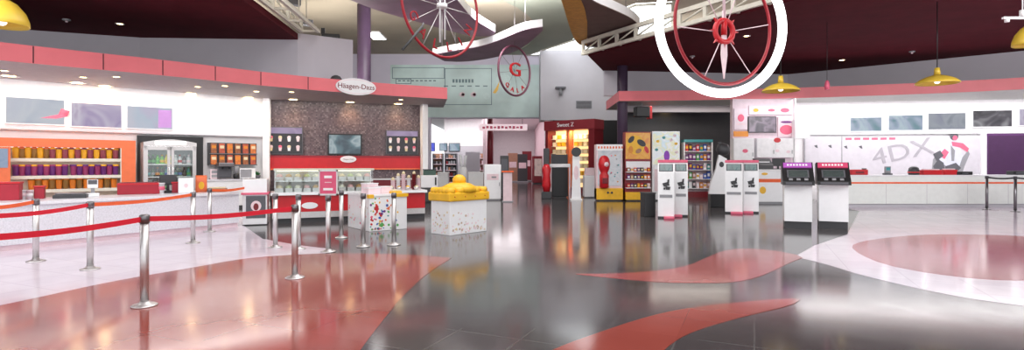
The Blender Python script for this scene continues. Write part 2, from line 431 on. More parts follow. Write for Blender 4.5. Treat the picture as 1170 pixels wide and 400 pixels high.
# right store
ZR = 4.15
rl = [G(707,115.5,ZR)] + smooth([G(x,y,ZR) for x,y in [(708,115.5),(800,114.6),(900,112.6),(1020,108.6),(1100,105.5),(1170,102),(1300,95)]], False, 1) + [(25,16.5)]
soff = B().prism(rl + [(28,17),(28,24),(14,27),(4.6,26.5)], ZR, ZR+0.42, soffit_g, mside=red_fascia)
struct('trim_11', soff)
br = [(4.1,24.3), G(900,85,5.7), G(1050,70,5.7), G(1170,58,5.7), (22.5,17.9)]
struct('wall_right_upper', wallline(B(), br, ZR+0.42, 5.7, greywall, 0.25))
FR = Fr((12.03,23.3), (20.76,22.0))
MR = Matrix.Translation((FR.p.x, FR.p.y, 0)) @ Matrix.Rotation(FR.rz, 4, 'Z')
_, zlo = FR.uv(1040, 152, 0)
b = B().box(-0.6, 14, 0.12, 0.3, 0, ZR, wwall, MR).box(-0.6, 14, 0, 0.12, zlo, ZR, wwall, MR).box(-0.6, 14, -0.04, 0.12, zlo-0.04, zlo, white, MR)
struct('wall_right', b)
struct('wall_dark_recess', B().box(XB(712,26), XB(842,26), 26.0, 26.2, 0, ZR, charcoal))
struct('trim_12', B().box(XB(716,24.5), XB(836,24.5), 24.5, 24.9, 3.86, 4.15, greywall2))
# pink menu wall beside the dark recess
YQ = 22.0
qx0, qx1 = XB(837,YQ), XB(908.5,YQ)
struct('wall_menu', B().box(qx0, qx1, YQ, YQ+0.25, 0, ZR, mat('blush_wall', (0.74,0.60,0.66), 0.5)))

# ---------------------------------------------------------------- columns, trusses, hanging panels
t = thing('column', 'tall purple column rising behind the oval white sign', 'column', (-6.22,22.8,0))
B().cyl((0,0), 0.28, 0.25, 8.2, purple_col, 28).link('shaft', t); B().cyl((0,0), 0.36, 0, 0.25, purple_col, 28).link('base', t)
t = thing('column', 'purple column at the left end of the right red fascia', 'column', (4.72,23.2,0))
B().cyl((0,0), 0.22, 0.25, 8.2, purple_col, 28).link('shaft', t); B().cyl((0,0), 0.3, 0, 0.25, purple_col, 28).link('base', t)
t = thing('column', 'slim plum column in the entrance to the back passage', 'column', (XB(560,36),36,0))
B().cyl((0,0), 0.2, 0.2, 5.0, winered, 24).link('shaft', t); B().cyl((0,0), 0.27, 0, 0.2, winered, 24).link('base', t)

def truss(label, p, q, zb, zt, n, off):
    p, q = Vector(p), Vector(q); d = (q-p); L = d.length; rz = math.atan2(d.y, d.x)
    t = thing('roof_truss', label, 'truss', (p.x, p.y, zb), rz)
    h = zt - zb
    B().box(0, L, -0.05, 0.05, 0, 0.12, cream_metal).box(0, L, 0.5+off, 0.6+off, 0, 0.1, cream_metal).link('lower_chord', t)
    B().box(0, L, -0.05, 0.05, h-0.14, h, cream_metal).link('upper_chord', t)
    for i in range(n+1):
        x = 0.06 + (L-0.12)*i/n
        B().box(x-0.06, x+0.06, -0.04, 0.04, 0.12, h-0.14, cream_metal).box(x-0.03,x+0.03,0.04,0.55+off,0.02,0.08,cream_metal).link('post', t)
    for i in range(n):
        x0 = 0.06 + (L-0.12)*i/n; x1 = 0.06 + (L-0.12)*(i+1)/n
        B().tube([(x0,0,0.12),(x1,0,h-0.14)], 0.03, cream_metal, 6).link('brace', t)
    B().tube([(0.3,0,h),(0.3,0,8.2-zb)],0.02,cream_metal,6).tube([(L-0.3,0,h),(L-0.3,0,8.2-zb)],0.02,cream_metal,6).link('hanger', t)
truss('cream roof truss along the edge of the left maroon ceiling', (-7.05,18.2), (-6.1,5.0), 5.92, 6.55, 10, 0.0)
truss('cream roof truss along the edge of the right maroon ceiling', (2.72,21.0), (9.6,9.2), 5.72, 6.28, 14, 0.15)

def wave(name, label, front, back, z, th, m, cables):
    """a hanging ceiling panel: front and back edge in plan, seen from below"""
    f = smooth([G(x,y,z) for x,y in front], False, 2); bk = smooth([G(x,y,z) for x,y in back], False, 2)
    t = thing(name, label, 'ceiling panel', (f[0][0], f[0][1], z))
    loc = lambda pts: [(p[0]-f[0][0], p[1]-f[0][1]) for p in pts]
    B().prism(loc(f)+loc(bk), 0.02, th, gloss_white, mbot=m).link('panel', t)
    B().prism(loc(f)+loc(bk), 0, 0.02, m).link('underside', t)
    c = B()
    for x, y in cables:
        p = G(x, y, z); c.tube([(p[0]-f[0][0], p[1]-f[0][1], th), (p[0]-f[0][0], p[1]-f[0][1], 8.2-z)], 0.012, dsteel, 6)
    c.link('cable', t)
wave('ceiling_panel', 'plum wave panel with white edge hanging behind the red lettered ring, upper one', [(430,-30),(500,-26),(524,2),(540,22),(566,37)], [(563,41),(540,42),(505,33),(470,23),(430,12),(400,0)], 6.9, 0.32, wave_p, [(460,5),(530,35)])
wave('ceiling_panel', 'plum wave panel with upturned white edge above the small letter ring, lower one', [(494,63),(520,58),(552,53),(578,43),(598,34),(620,31)], [(620,35),(606,48),(588,60),(560,67),(530,71),(508,70)], 6.5, 0.30, wave_p, [(520,65),(600,40)])
wave('ceiling_panel', 'rounded brown panel with white rim hanging by the skylight', [(655,-14),(678,2),(700,11),(722,21),(731,30)], [(728,40),(716,49),(692,54),(670,54)], 6.35, 0.3, brown, [(690,30),(715,35)])
# the ochre end of the brown panel is a panel of its own
wave('ceiling_panel', 'ochre yellow end panel hanging left of the brown panel', [(637,-14),(656,-12),(668,8),(671,26)], [(671,53),(660,51),(653,38),(646,15)], 6.33, 0.3, ochre, [(660,25)])

# hanging rings -------------------------------------------------
c = at(505, 7, 14)
t = thing('hanging_ring', 'large red hanging ring set with red letters, left of the neon ring', 'ring sign', (c[0],c[1],c[2]), math.radians(50))
RR = 1.31
B().ring((0,0,0), RR, 0.035, redsign, 72).link('rim', t)
b = B()
for i in range(12):
    a = 2*PI*i/12; b.tube([(0.12*math.cos(a),0,0.12*math.sin(a)),(RR*math.cos(a),0,RR*math.sin(a))], 0.008, steel, 6)
b.link('spoke', t)
for i, ch in enumerate('GALLIN'):
    a = math.radians(205 + i*26)
    p = (RR*0.80*math.cos(a), -0.012, RR*0.80*math.sin(a))
    B().text(ch, 0.36, redsign, Matrix.Translation(p) @ Matrix.Rotation(-(a+PI/2), 4, 'Y') @ TXT, 0.012).link('letter', t)
B().tube([(-0.07,0,-0.95),(-0.07,0,8.2-c[2])], 0.022, gloss_white, 8).tube([(0.10,0,-0.85),(0.10,0,8.2-c[2])], 0.022, gloss_white, 8).cyl((0,0),0.14,-0.05,0.05,gloss_white).link('hanger_rod', t)
b = B(); b.tube([(-1.32,-0.06,-1.34),(-0.72,-0.06,-0.68)], 0.035, charcoal, 8); b.tube([(-0.72,-0.06,-0.68),(-0.62,0,-0.56)],0.02,dgrey,8); b.link('pointer', t)

c = at(588, 81, 22)
t = thing('hanging_ring', 'small dark hanging ring with a large red letter G inside', 'ring sign', c, math.radians(50))
RR = 1.0
B().ring((0,0,0), RR, 0.045, mat('plum_metal', (0.14,0.04,0.07), 0.4), 60).link('rim', t)
B().text('G', 0.80, red, tm(0,-0.03,0.03), 0.03, sx=1.35).link('letter', t)
for i, ch in enumerate('GALA'):
    a = math.radians(232 + i*25)
    B().text(ch, 0.26, red, Matrix.Translation((RR*0.80*math.cos(a), -0.03, RR*0.80*math.sin(a))) @ Matrix.Rotation(-(a+PI/2), 4, 'Y') @ TXT, 0.015, sx=1.2).link('letter', t)
b = B()
for i in range(8):
    a = 2*PI*i/8+0.2; b.tube([(0,0,0),(RR*math.cos(a),0,RR*math.sin(a))], 0.008, dsteel, 6)
b.link('spoke', t)
B().tube([(0,0,RR),(0,0,8.2-c[2])], 0.012, dsteel, 6).link('cable', t)

c = at(825, 29, 11)
t = thing('hanging_ring', 'huge glowing white neon ring hanging at upper right', 'ring light', c, math.radians(11))
B().ring((0,0,0), 1.38, 0.088, neon, 96, 16).link('neon_tube', t)
b = B()
for x in (-1.0, 1.0): b.tube([(x,0,0.99),(x,0,8.2-c[2])], 0.012, dsteel, 6)
b.link('cable', t)
t = thing('hanging_ring', 'red hanging ring with red hub and pale spear inside the neon ring', 'ring sign', (c[0]+0.04,c[1],c[2]), math.radians(20))
B().ring((0,0,0), 1.19, 0.033, redsign, 80).link('rim', t)
b = B().ring((0,0,-0.12), 0.22, 0.055, red, 32)
b.cyl((0,0),0.06,-0.2,0.1,red,16)
for i in range(8):
    a = PI*i/4; b.flat([(0.2*math.cos(a-0.22),-0.12+0.2*math.sin(a-0.22)),(0.36*math.cos(a),-0.12+0.36*math.sin(a)),(0.2*math.cos(a+0.22),-0.12+0.2*math.sin(a+0.22))], 0.02, red, 0.04)
b.link('hub', t)
b = B().tube([(0,0,-0.12),(0,0,8.2-c[2])], 0.03, palepink, 8)
b.flat([(-0.03,0.3),(-0.07,-0.6),(0.0,-1.08),(0.07,-0.6),(0.03,0.3)], 0.02, palepink, 0.04)
b.link('spear', t)
b = B()
for i in range(6):
    a = PI*i/3+0.1; b.tube([(0.22*math.cos(a),0,0.22*math.sin(a)-0.12),(1.19*math.cos(a),0,1.19*math.sin(a))], 0.010, palepink, 6)
b.link('spoke', t)

# pendant lamps -------------------------------------------------
def pendant(label, x, y, zr, r, ztop, full=False):
    t = thing('pendant_lamp', label, 'lamp', (x, y, zr), 0, 'yellow pendant lamps')
    pr = [(r,0),(r*0.97,0.03),(r*0.80,0.10),(r*0.5,0.17),(r*0.16,0.22)]
    if full: pr = [(r,0),(r*0.98,0.08),(r*0.85,0.22),(r*0.55,0.36),(r*0.2,0.44)]
    zz = pr[-1][1]
    inner = [(q*0.97, z-0.012) for q, z in pr][::-1]
    B().lathe(pr + inner, lamp_y, n=36).link('shade', t)
    B().cyl((0,0), r*0.16, zz-0.01, zz+0.18, lamp_y, 18, r*0.12).link('cap', t)
    B().ball((0,0,0.06), 0.07, led_soft).cyl((0,0),0.03,0.1,zz,white,12).link('bulb', t)
    B().tube([(0,0,zz+0.17),(0,0,ztop-zr)], 0.012, black, 6).link('cord', t)
pendant('yellow dome pendant lamp hanging beside the neon ring', (892-HX)/F0*14.5, 14.5, 3.47, 0.47, 5.7)
pendant('yellow dome pendant lamp hanging over the wide row of right screens', 10.97, 14, 3.60, 0.48, 5.7)
pendant('yellow pendant lamp cut by the right edge of the photo', (1179-HX)/F0*11.5, 11.5, 4.05, 0.33, 5.7, True)
pendant('large yellow pendant lamp at the top left corner', (2-HX)/F0*9, 9, 3.83, 0.36, 5.7, True)
c = at(945, 98, 16)
t = thing('pendant_lamp', 'tiny pink pendant lamp on a cord right of the neon ring', 'lamp', c)
B().lathe([(0.06,-0.12),(0.075,0.0),(0.05,0.12),(0.02,0.16)], pink, n=16).link('shade', t); B().tube([(0,0,0.15),(0,0,5.7-c[2])],0.008,black,6).link('cord', t)
c = at(1167, 20, 10.5)
t = thing('track_light', 'small white ceiling track fixture near the top right corner', 'light fixture', c)
B().box(-0.36,0.36,-0.025,0.025,-0.03,0.01,white).link('bar', t); B().cyl((0.02,0),0.05,0.02,0.14,white).tube([(0.02,0,0.14),(0.02,0,5.7-c[2])],0.012,white,6).link('stem', t)
B().cyl((-0.28,0),0.04,-0.09,-0.03,white).link('lamp_head', t); B().cyl((0.3,0),0.04,-0.09,-0.03,white).link('lamp_head', t)
# recessed downlights in the maroon ceilings
def downlight(label, px, py, z, r=0.09, group=None, lens=warm_lens):
    x, y = G(px, py, z)
    t = thing('downlight', label, 'light', (x, y, z), 0, group)
    B().lathe([(r*1.5,-0.012),(r*1.5,0.0),(r,0.0),(r,-0.012)], steel, n=20).link('trim_ring', t)
    B().cyl((0,0), r, -0.010, -0.002, lens, 20).link('lens', t)
downlight('warm downlight in the left maroon ceiling', 137, 27, 5.7, 0.08)
downlight('warm downlight in the right maroon ceiling, seen between the neon ring and the right pendant', 962, 68.5, 5.7, 0.09)
downlight('warm downlight in the right maroon ceiling, seen inside the neon ring', 853, 41, 5.7, 0.08)
for lb, px, py in (('small grey ceiling sensor in the left maroon ceiling', 76, 22), ('small grey ceiling sensor in the maroon ceiling low inside the neon ring', 791, 64), ('small grey ceiling sensor right of the warm downlight on the right', 1042, 58.5)):
    x, y = G(px, py, 5.7)
    t = thing('ceiling_sensor', lb, 'sensor', (x, y, 5.7), 0)
    B().lathe([(0.1,0),(0.1,-0.03),(0.06,-0.05)], grey, n=18).link('body', t); B().cyl((0,0),0.03,-0.09,-0.05,palepink,12).link('sensor_head', t)
# downlights under the left soffit
near = [(5,80.5),(95,88),(133,87.5),(226,99),(257,98),(293,104.3),(333,105),(458,113.8)]
far = [(10,86.5),(88,94.5),(120,98.0),(218,106.5),(284,111.4),(335,113.5),(400,116.6),(455,118.4)]
for k, (px, py) in enumerate(near):
    downlight('small warm spot in the front row under the left red fascia, %s from the left' % ORD[k], px, py, ZS, 0.075, 'front row of spots under the left fascia')
for k, (px, py) in enumerate(far):
    downlight('wide warm downlight in the rear row under the left red fascia, %s from the left' % ORD[k], px, py, ZS, 0.15, 'rear row of downlights under the left fascia')
downlight('warm spot glowing in the dark recess under the right soffit', 762, 124, 4.15, 0.12)
# lit panel on the high ceiling
x, y = G(430, 40, 8.2)
t = thing('ceiling_light', 'white rectangular light panel beside the tall purple column', 'light', (x, y, 8.2))
B().box(-0.36,0.36,-0.8,0.8,-0.06,0,white).link('frame', t); B().box(-0.32,0.32,-0.75,0.75,-0.075,-0.06,led).link('diffuser', t)
for lb, px, py in (('black loudspeaker hung under the high ceiling, near the top left truss', 336, 3), ('black loudspeaker hung under the high ceiling above the grey bulkhead', 350, 26)):
    c = at(px, py, 22)
    t = thing('loudspeaker', lb, 'speaker', c, 0.5)
    B().box(-0.25,0.25,-0.15,0.15,-0.12,0.12,dgrey,bv=0.02).link('cabinet', t); B().box(-0.22,0.22,-0.16,-0.15,-0.1,0.1,charcoal).link('grille', t)
    B().tube([(0,0,0.12),(0,0,8.2-c[2])],0.015,dgrey,6).link('bracket', t)
c = at(377, 37, 18.95)
t = thing('floodlight', 'black floodlight standing on top of the grey bulkhead', 'light', (c[0], c[1]+0.1, 5.93), 0.2)
B().box(-0.3,0.3,-0.12,0.12,0,0.14,black,bv=0.02).link('housing', t); B().box(-0.32,-0.2,-0.05,0.05,0.12,0.34,black).link('arm', t)
c = at(384, 88, 18.6)
t = thing('spot_fixture', 'small dark spotlight standing on the left fascia behind the oval sign', 'light', (c[0], c[1], ZS+0.42))
B().lathe([(0.12,0),(0.2,0.1),(0.14,0.2),(0.05,0.24)], charcoal, n=18).link('housing', t); B().cyl((0,0),0.14,-0.0,0.03,charcoal).link('base', t)

# mural board high on the back wall -----------------------------
FB = Fr((-8,33), (2,33))
s0, s1_, z0, z1 = FB.rect(446, 74, 616, 134, 0.1)
tealp = mat('teal_mural', (0.58,0.72,0.70), 0.5, var=0.22, scale=0.5)
teald = mat('teal_line', (0.14,0.22,0.24), 0.5); paleteal = mat('pale_teal', (0.62,0.76,0.74), 0.5)
t = thing('mural_board', 'long pale teal mural board high on the back wall', 'mural', FB.w((s0+s1_)/2, 0.004, z0), FB.rz)
W = s1_-s0; H = z1-z0
b = B().box(-W/2, W/2, -0.1, 0, 0, H, tealp)
fx = lambda px: -W/2 + (px-446)/170*W
fz = lambda py: H*(134-py)/60
for x0,y0,x1,y1 in ((448,77,508,90),(508,78,562,120),(452,90,470,96)):
    for a0,b0,a1,b1 in ((x0,y0,x1,y0+0.7),(x0,y1-0.7,x1,y1),(x0,y0,x0+0.8,y1),(x1-0.8,y0,x1,y1)):
        b.box(fx(a0),fx(a1),-0.108,-0.1,fz(b1),fz(b0),teald)
mural = b
b = B()
for k in range(7): b.box(fx(517+k*3.6),fx(519.4+k*3.6),-0.108,-0.1,fz(94.5),fz(90.5),teald)
for k in range(9): b.box(fx(455+k*5),fx(458+k*5),-0.108,-0.1,fz(93),fz(91.6),teald)
for k in range(6): b.box(fx(507+k*9),fx(512+k*9),-0.108,-0.1,fz(99),fz(97.8),teald)
b.link('lettering', t)
b = mural
for px,py,r_,m_ in ((528,108,3.2,palepink),(541,108,3.2,palepink),(529,108,1.8,pink),(542,108,1.8,pink),(556,110,4,paleteal),(575,92,9,paleteal),(480,104,7,paleteal),(600,100,5,paleteal)):
    b.blob(fx(px),fz(py),r_/170*W,r_/60*H*0.9,-0.1,m_,0.006)
b.flat([(fx(563),fz(106)),(fx(568),fz(98)),(fx(571),fz(92)),(fx(569),fz(103)),(fx(566),fz(107))],-0.1,yellow,0.007)
b.link('panel', t)
t = thing('vent_grille', 'grey louvred vent on the pale grey back wall', 'vent', at(667, 119.5, 31.5))
B().box(-0.46,0.46,-0.05,0,-0.22,0.22,grey).link('frame', t)
for k in range(6): B().box(-0.42,0.42,-0.07,-0.05,-0.19+k*0.068,-0.155+k*0.068,dgrey).link('slat', t)
c = at(640, 101, 31.5)
t = thing('wall_lamp', 'small dark fixture on the pale grey wall above the vent', 'wall light', c)
B().box(-0.3,0.3,-0.4,-0.05,-0.05,0.05,dgrey).link('arm', t); B().cyl((0,-0.2),0.1,-0.42,-0.05,grey,16).link('lamp_head', t); B().box(-0.08,0.08,-0.06,0,-0.1,0.1,dgrey).link('mount', t)

# ---------------------------------------------------------------- left shop fittings
def screen(label, Fx, rect, off, pic, group=None, name='wall_screen', cat='screen', bz=black, bw=0.03, th=0.07):
    s0, s1, z0, z1 = Fx.rect(*rect, off + th)
    w = s1-s0; h = z1-z0
    t = thing(name, label, cat, Fx.w((s0+s1)/2, off, z0), Fx.rz, group)
    B().box(-w/2, w/2, -th, 0, 0, h, bz).link('bezel', t)
    B().box(-w/2+bw, w/2-bw, -th-0.006, -th, bw, h-bw, pic).link('display', t)
    return t, w, h
gp = 'menu screens on the left white wall'
p1 = picture('screen_pale', [(0.55,0.62,0.75),(0.70,0.75,0.83),(0.62,0.66,0.80)], 0.9, 0.62, 1, 1)
t, w, h = screen('menu screen with a pink stroke, leftmost on the left white wall', FL, (5,111.5,75,142.5), 0.0, p1, gp, bz=gloss_white)
B().flat([(0.1,0.2),(0.5,0.32),(0.75,0.44),(w/2-.1,0.5),(w/2-.1,0.36),(0.7,0.28),(0.45,0.2)], -0.078, pink, 0.004).link('picture_stroke', t)
p2 = picture('screen_violet', [(0.62,0.60,0.80),(0.45,0.36,0.62),(0.72,0.66,0.82),(0.30,0.18,0.42)], 0.9, 0.62, 1, 4)
screen('violet toned menu screen, middle one on the left white wall', FL, (80,117.5,140,146), 0.0, p2, gp, bz=gloss_white)
p3 = picture('screen_lilac', [(0.70,0.60,0.82),(0.62,0.72,0.86),(0.72,0.74,0.86)], 0.8, 0.62, 1, 9)
t, w, h = screen('pale menu screen with a violet block, rightmost on the left white wall', FL, (144,121.5,198,148), 0.0, p3, gp, bz=gloss_white)
B().box(w/2-0.42, w/2-0.06, -0.082,-0.076, 0.08,h-0.1, mat('mauve_block',(0.42,0.22,0.50),0.5)).link('picture_block', t)

# orange shelving unit
s0, s1, z0, z1 = FL.rect(-40, 160, 155, 218, 0.5)
s0 = FL.uv(-40,160,0.5)[0]
z1 = 2.24
SU = FL.w(s0, 0.5, 0); UW = s1 - s0
unit = thing('display_shelf_unit', 'orange framed shelving unit full of coloured snack tubs', 'shelf', SU, FL.rz)
M_ = unit
a1 = UW
stile = 0.36
b = B().box(0,UW,0,0.36,z1-0.24,z1,orange).box(UW-stile,UW,0,0.36,0,z1-0.24,orange).box(0,0.12,0,0.36,0,z1-0.24,orange)
b.link('frame', unit)
B().box(0.12,UW-stile,0.3,0.36,0,z1-0.24,mat('warm_back', (0.72,0.60,0.48),0.6)).link('back_panel', unit)
b = B().box(UW-stile-0.02, UW-stile,0.0,0.3,0,z1-0.24,cream_metal); b.link('side_strip', unit)
shelf_z = [1.68, 1.19, 0.80]
for z in shelf_z:
    sh = B().box(0.12,UW-stile-0.02,0.01,0.3,z-0.05,z,gloss_white).link('shelf', unit)
    B().box(0.12,UW-stile-0.02,-0.005,0.01,z-0.09,z+0.0,cream_metal).link('shelf_edge', sh)
for z in (z1-0.245, 1.625):
    B().box(0.2,UW-stile-0.1,0.10,0.13,z-0.012,z,led_soft).link('light_strip', unit)
def tub(mb, mlid):
    t = thing('snack_tub', 'x', 'tub')
    B().lathe([(0.066,0),(0.082,0.27),(0.085,0.275),(0.085,0.285)], mb, n=16).link('cup', t)
    B().lathe([(0.089,0.262),(0.089,0.30),(0.07,0.315)], mlid, n=16).link('lid', t)
    return t
def place_row(protos, names, z, px0, px1, n, shelfname, skip=()):
    first = True
    for k in range(n):
        if k in skip: continue
        px = px0 + (px1-px0)*k/(n-1)
        sx, _ = FL.uv(px, 175, 0.34)
        j = k % len(protos)
        lab = '%s tub, %s shelf of the orange unit, %s from left' % (names[j], shelfname, ORD[k] if k < 18 else 'last')
        loc = FL.w(sx, 0.34, z)
        if protos[j][1]:
            o = protos[j][0]; o.location = loc; o.rotation_euler = (0,0,FL.rz); o['label'] = lab; o['group'] = 'snack tubs on the %s shelf' % shelfname
            protos[j] = (o, False)
        else: dup(protos[j][0], loc, FL.rz, lab, 'snack tubs on the %s shelf' % shelfname)
ty = mat('tub_yellow', (0.85,0.42,0.02), 0.4); tk = mat('tub_plum', (0.30,0.06,0.09), 0.4); tb = mat('tub_brown', (0.28,0.14,0.03), 0.4)
tp = mat('tub_purple', (0.14,0.02,0.17), 0.4); to = mat('tub_orange', (0.80,0.22,0.02), 0.4); tm_ = mat('tub_magenta', (0.34,0.04,0.14), 0.4)
A = [(tub(ty, ty), True), (tub(tb, orange), True)]
place_row(A, ['yellow','brown'], shelf_z[0], 18, 53, 6, 'top left')
A2 = [(tub(tk, ty), True), (tub(ty, tk), True)]
place_row(A2, ['plum and yellow','yellow and plum'], shelf_z[0], 60, 132, 11, 'top right')
A3 = [(tub(tp, tm_), True), (tub(tm_, ty), True)]
place_row(A3, ['purple','magenta'], shelf_z[1], 18, 74, 9, 'middle left')
A4 = [(tub(tm_, tp), True), (tub(tp, ty), True)]
place_row(A4, ['magenta and purple','purple and yellow'], shelf_z[1], 84, 132, 8, 'middle right')
A5 = [(tub(to, tb), True), (tub(tb, to), True)]
place_row(A5, ['orange and brown','brown and orange'], shelf_z[2], 36, 130, 13, 'lowest')

# orange pillar with blue screen at the left edge
s0, s1, z0, z1 = FL.rect(-34, 162, 12, 214, 0.95)
t = thing('menu_pillar', 'orange pillar with a pale blue screen at the left edge', 'pillar', FL.w((s0+s1)/2, 0.95, 0), FL.rz)
w = s1-s0
B().box(-w/2, w/2, 0, 0.25, 0, 1.98, orange, bv=0.01).link('body', t)
B().box(-w/2+0.05, w/2-0.05, -0.03, 0, 1.42, 1.93, picture('screen_blue', [(0.25,0.38,0.62),(0.42,0.52,0.72),(0.30,0.45,0.70)], 1.5, 0.6)).link('display', t)

# fridge in its black alcove
s0, s1, _, _ = FL.rect(157, 152, 232, 215, 0.0)
alc = B().box(s0, s1, -0.015, 0.13, 0.0, 2.43, black, M); struct('trim_13', alc)
s0, s1, z0, z1 = FL.rect(163.5, 158, 224, 218, 0.6)
w = s1-s0
t = thing('drinks_fridge', 'silver double door drinks fridge in the black alcove', 'fridge', FL.w((s0+s1)/2, 0.66, 0), FL.rz)
hf = 2.20
b = B().box(-w/2,w/2,0.62,0.64,0.08,hf,steel).box(-w/2,-w/2+0.07,0.03,0.62,0.08,hf,steel).box(w/2-0.07,w/2,0.03,0.62,0.08,hf,steel).box(-w/2,w/2,0.03,0.62,hf-0.08,hf,steel).box(-w/2,w/2,0.03,0.62,0.08,0.35,steel)
b.link('cabinet', t)
hd = B()
n = 16
pts = [(-w/2, hf-0.12)] + [(-w/2 + w*k/n, hf+0.0+0.10*math.sin(PI*k/n)) for k in range(n+1)] + [(w/2, hf-0.12)]
hd.flat(pts, 0.03, steel, 0.05); hd.link('header', t)
B().box(-w/2+0.3,w/2-0.3,-0.03,-0.02,hf-0.07,hf+0.04,led_soft).link('header_light', t)
B().box(-w/2+0.07,w/2-0.07,0.58,0.62,0.35,hf-0.1,mat('fridge_back',(0.30,0.34,0.36),0.5)).link('back_panel', t)
for z in (0.70, 1.12, 1.52): B().box(-w/2+0.08,w/2-0.08,0.12,0.56,z-0.03,z,gloss_white).link('shelf', t)
for k, sg in enumerate((-1, 1)):
    x0, x1 = (-w/2+0.03, -0.01) if sg < 0 else (0.01, w/2-0.03)
    d = B().box(x0,x0+0.085,-0.01,0.03,0.3,hf-0.13,steel).box(x1-0.085,x1,-0.01,0.03,0.3,hf-0.13,steel).box(x0,x1,-0.01,0.03,0.3,0.4,steel).box(x0,x1,-0.01,0.03,hf-0.24,hf-0.13,steel).link('door', t)
    B().box(x0+0.085,x1-0.085,0.005,0.012,0.4,hf-0.24,glass).link('pane', d)
    hx = x1-0.04 if sg < 0 else x0+0.04
    B().tube([(hx,-0.01,0.9),(hx,-0.05,0.92),(hx,-0.05,1.4),(hx,-0.01,1.42)],0.012,chrome,8).link('handle', d)
B().box(-w/2+0.1,w/2-0.1,0.06,0.09,hf-0.12,hf-0.1,led).link('light_strip', t)
for x in (-w/2+0.08, w/2-0.08):
    B().cyl((x,0.1),0.03,0,0.08,dsteel,10).cyl((x,0.55),0.03,0,0.08,dsteel,10).link('foot', t)
def bottle(m, cap):
    t = thing('drink_bottle', 'x', 'bottle')
    B().lathe([(0.055,0),(0.06,0.02),(0.06,0.16),(0.045,0.21),(0.022,0.25),(0.022,0.28)], m, n=14).link('body', t)
    B().cyl((0,0),0.026,0.27,0.31,cap,12).link('cap', t)
    B().lathe([(0.0605,0.05),(0.062,0.055),(0.062,0.13),(0.0605,0.135)], cap, n=14).link('wrap', t)
    return t
dg = mat('bottle_dark_green',(0.03,0.10,0.05),0.2); db = mat('bottle_cola',(0.03,0.012,0.012),0.15); by = mat('bottle_yellow',(0.70,0.60,0.03),0.25); bw_ = mat('bottle_clear',(0.55,0.58,0.60),0.2); bgn = mat('bottle_green',(0.15,0.50,0.08),0.25)
rows = {1.52:('top shelf',[(db,green,'dark'),(dg,green,'dark green'),(bgn,green,'green'),(bgn,yellow,'green with yellow cap'),(by,yellow,'yellow'),(by,green,'yellow with green cap'),(bw_,white,'clear'),(bw_,red,'clear with red cap'),(db,grey,'grey capped'),(bw_,palepink,'pale')]),
        1.12:('middle shelf',[(db,teal,'dark with teal wrap'),(dg,grey,'dark green'),(db,amber,'amber'),(db,green,'dark'),(teal,blue,'blue'),(teal,charcoal,'teal'),(db,teal,'dark with teal cap'),(dg,blue,'green with blue cap'),(db,charcoal,'black'),(teal,green,'teal with green cap')]),
        0.70:('lower shelf',[(dg,teal,'dark green'),(dg,charcoal,'dark'),(db,brownprint,'brown'),(db,charcoal,'black'),(dg,green,'green'),(teal,dgrey,'teal'),(teal,blue,'blue'),(dg,dgrey,'deep green'),(db,teal,'dark with teal wrap'),(teal,charcoal,'teal with black cap')])}
FRX, FRW = (s0+s1)/2, w
for z, (nm, lst) in rows.items():
    for k, (m_, c_, cn) in enumerate(lst):
        q = bottle(m_, c_)
        x = -w/2+0.17 + (w-0.34)*k/(len(lst)-1)
        q.location = FL.w(FRX + x, 0.66-0.28, z); q.rotation_euler = (0,0,FL.rz)
        q.scale = (1.0,1.0,0.95)
        q['label'] = '%s bottle on the %s of the drinks fridge, %s from left' % (cn, nm, ORD[k]); q['group'] = 'bottles in the drinks fridge'

# snack rack with orange packets
s0, s1, z0, z1 = FL.rect(239.5, 163.5, 293.5, 189, 0.2)
w = s1-s0; h = z1-z0
rack = thing('snack_rack', 'dark wall rack of orange snack packets beside the fridge', 'rack', FL.w((s0+s1)/2, -0.12, z0), FL.rz)
B().box(-w/2,w/2,-0.28,0,0,h,charcoal).link('back_board', rack)
for z in (0.0, h/2): B().box(-w/2,w/2,-0.36,-0.28,z,z+0.03,dsteel).link('ledge', rack)
pk = [mat('packet_orange',(0.62,0.17,0.04),0.4,var=0.35,scale=14), mat('packet_brown',(0.30,0.10,0.04),0.4,var=0.4,scale=14), mat('packet_rust',(0.45,0.09,0.05),0.4,var=0.35,scale=14)]
for r_ in range(2):
    for k in range(6):
        cx = -w/2 + w*(k+0.5)/6; pw = w/6*0.36; ph = h/2-0.06
        q = B().box(-pw,pw,-0.06,0,0,ph,pk[(k+r_)%3],bv=0.015).box(-pw*0.7,pw*0.7,-0.064,-0.06,ph*0.5,ph*0.8,(amber if (k+r_)%2 else cream)).link('snack_packet', None, FL.w((s0+s1)/2+cx, -0.12+0.285, z0+0.03+(h/2)*r_), FL.rz)
        tag(q, '%s snack packet in the %s row of the wall rack, %s from the left' % (['orange','brown','rust red'][(k+r_)%3], 'upper' if r_ else 'lower', ORD[k]), 'packet', 'packets on the wall rack')

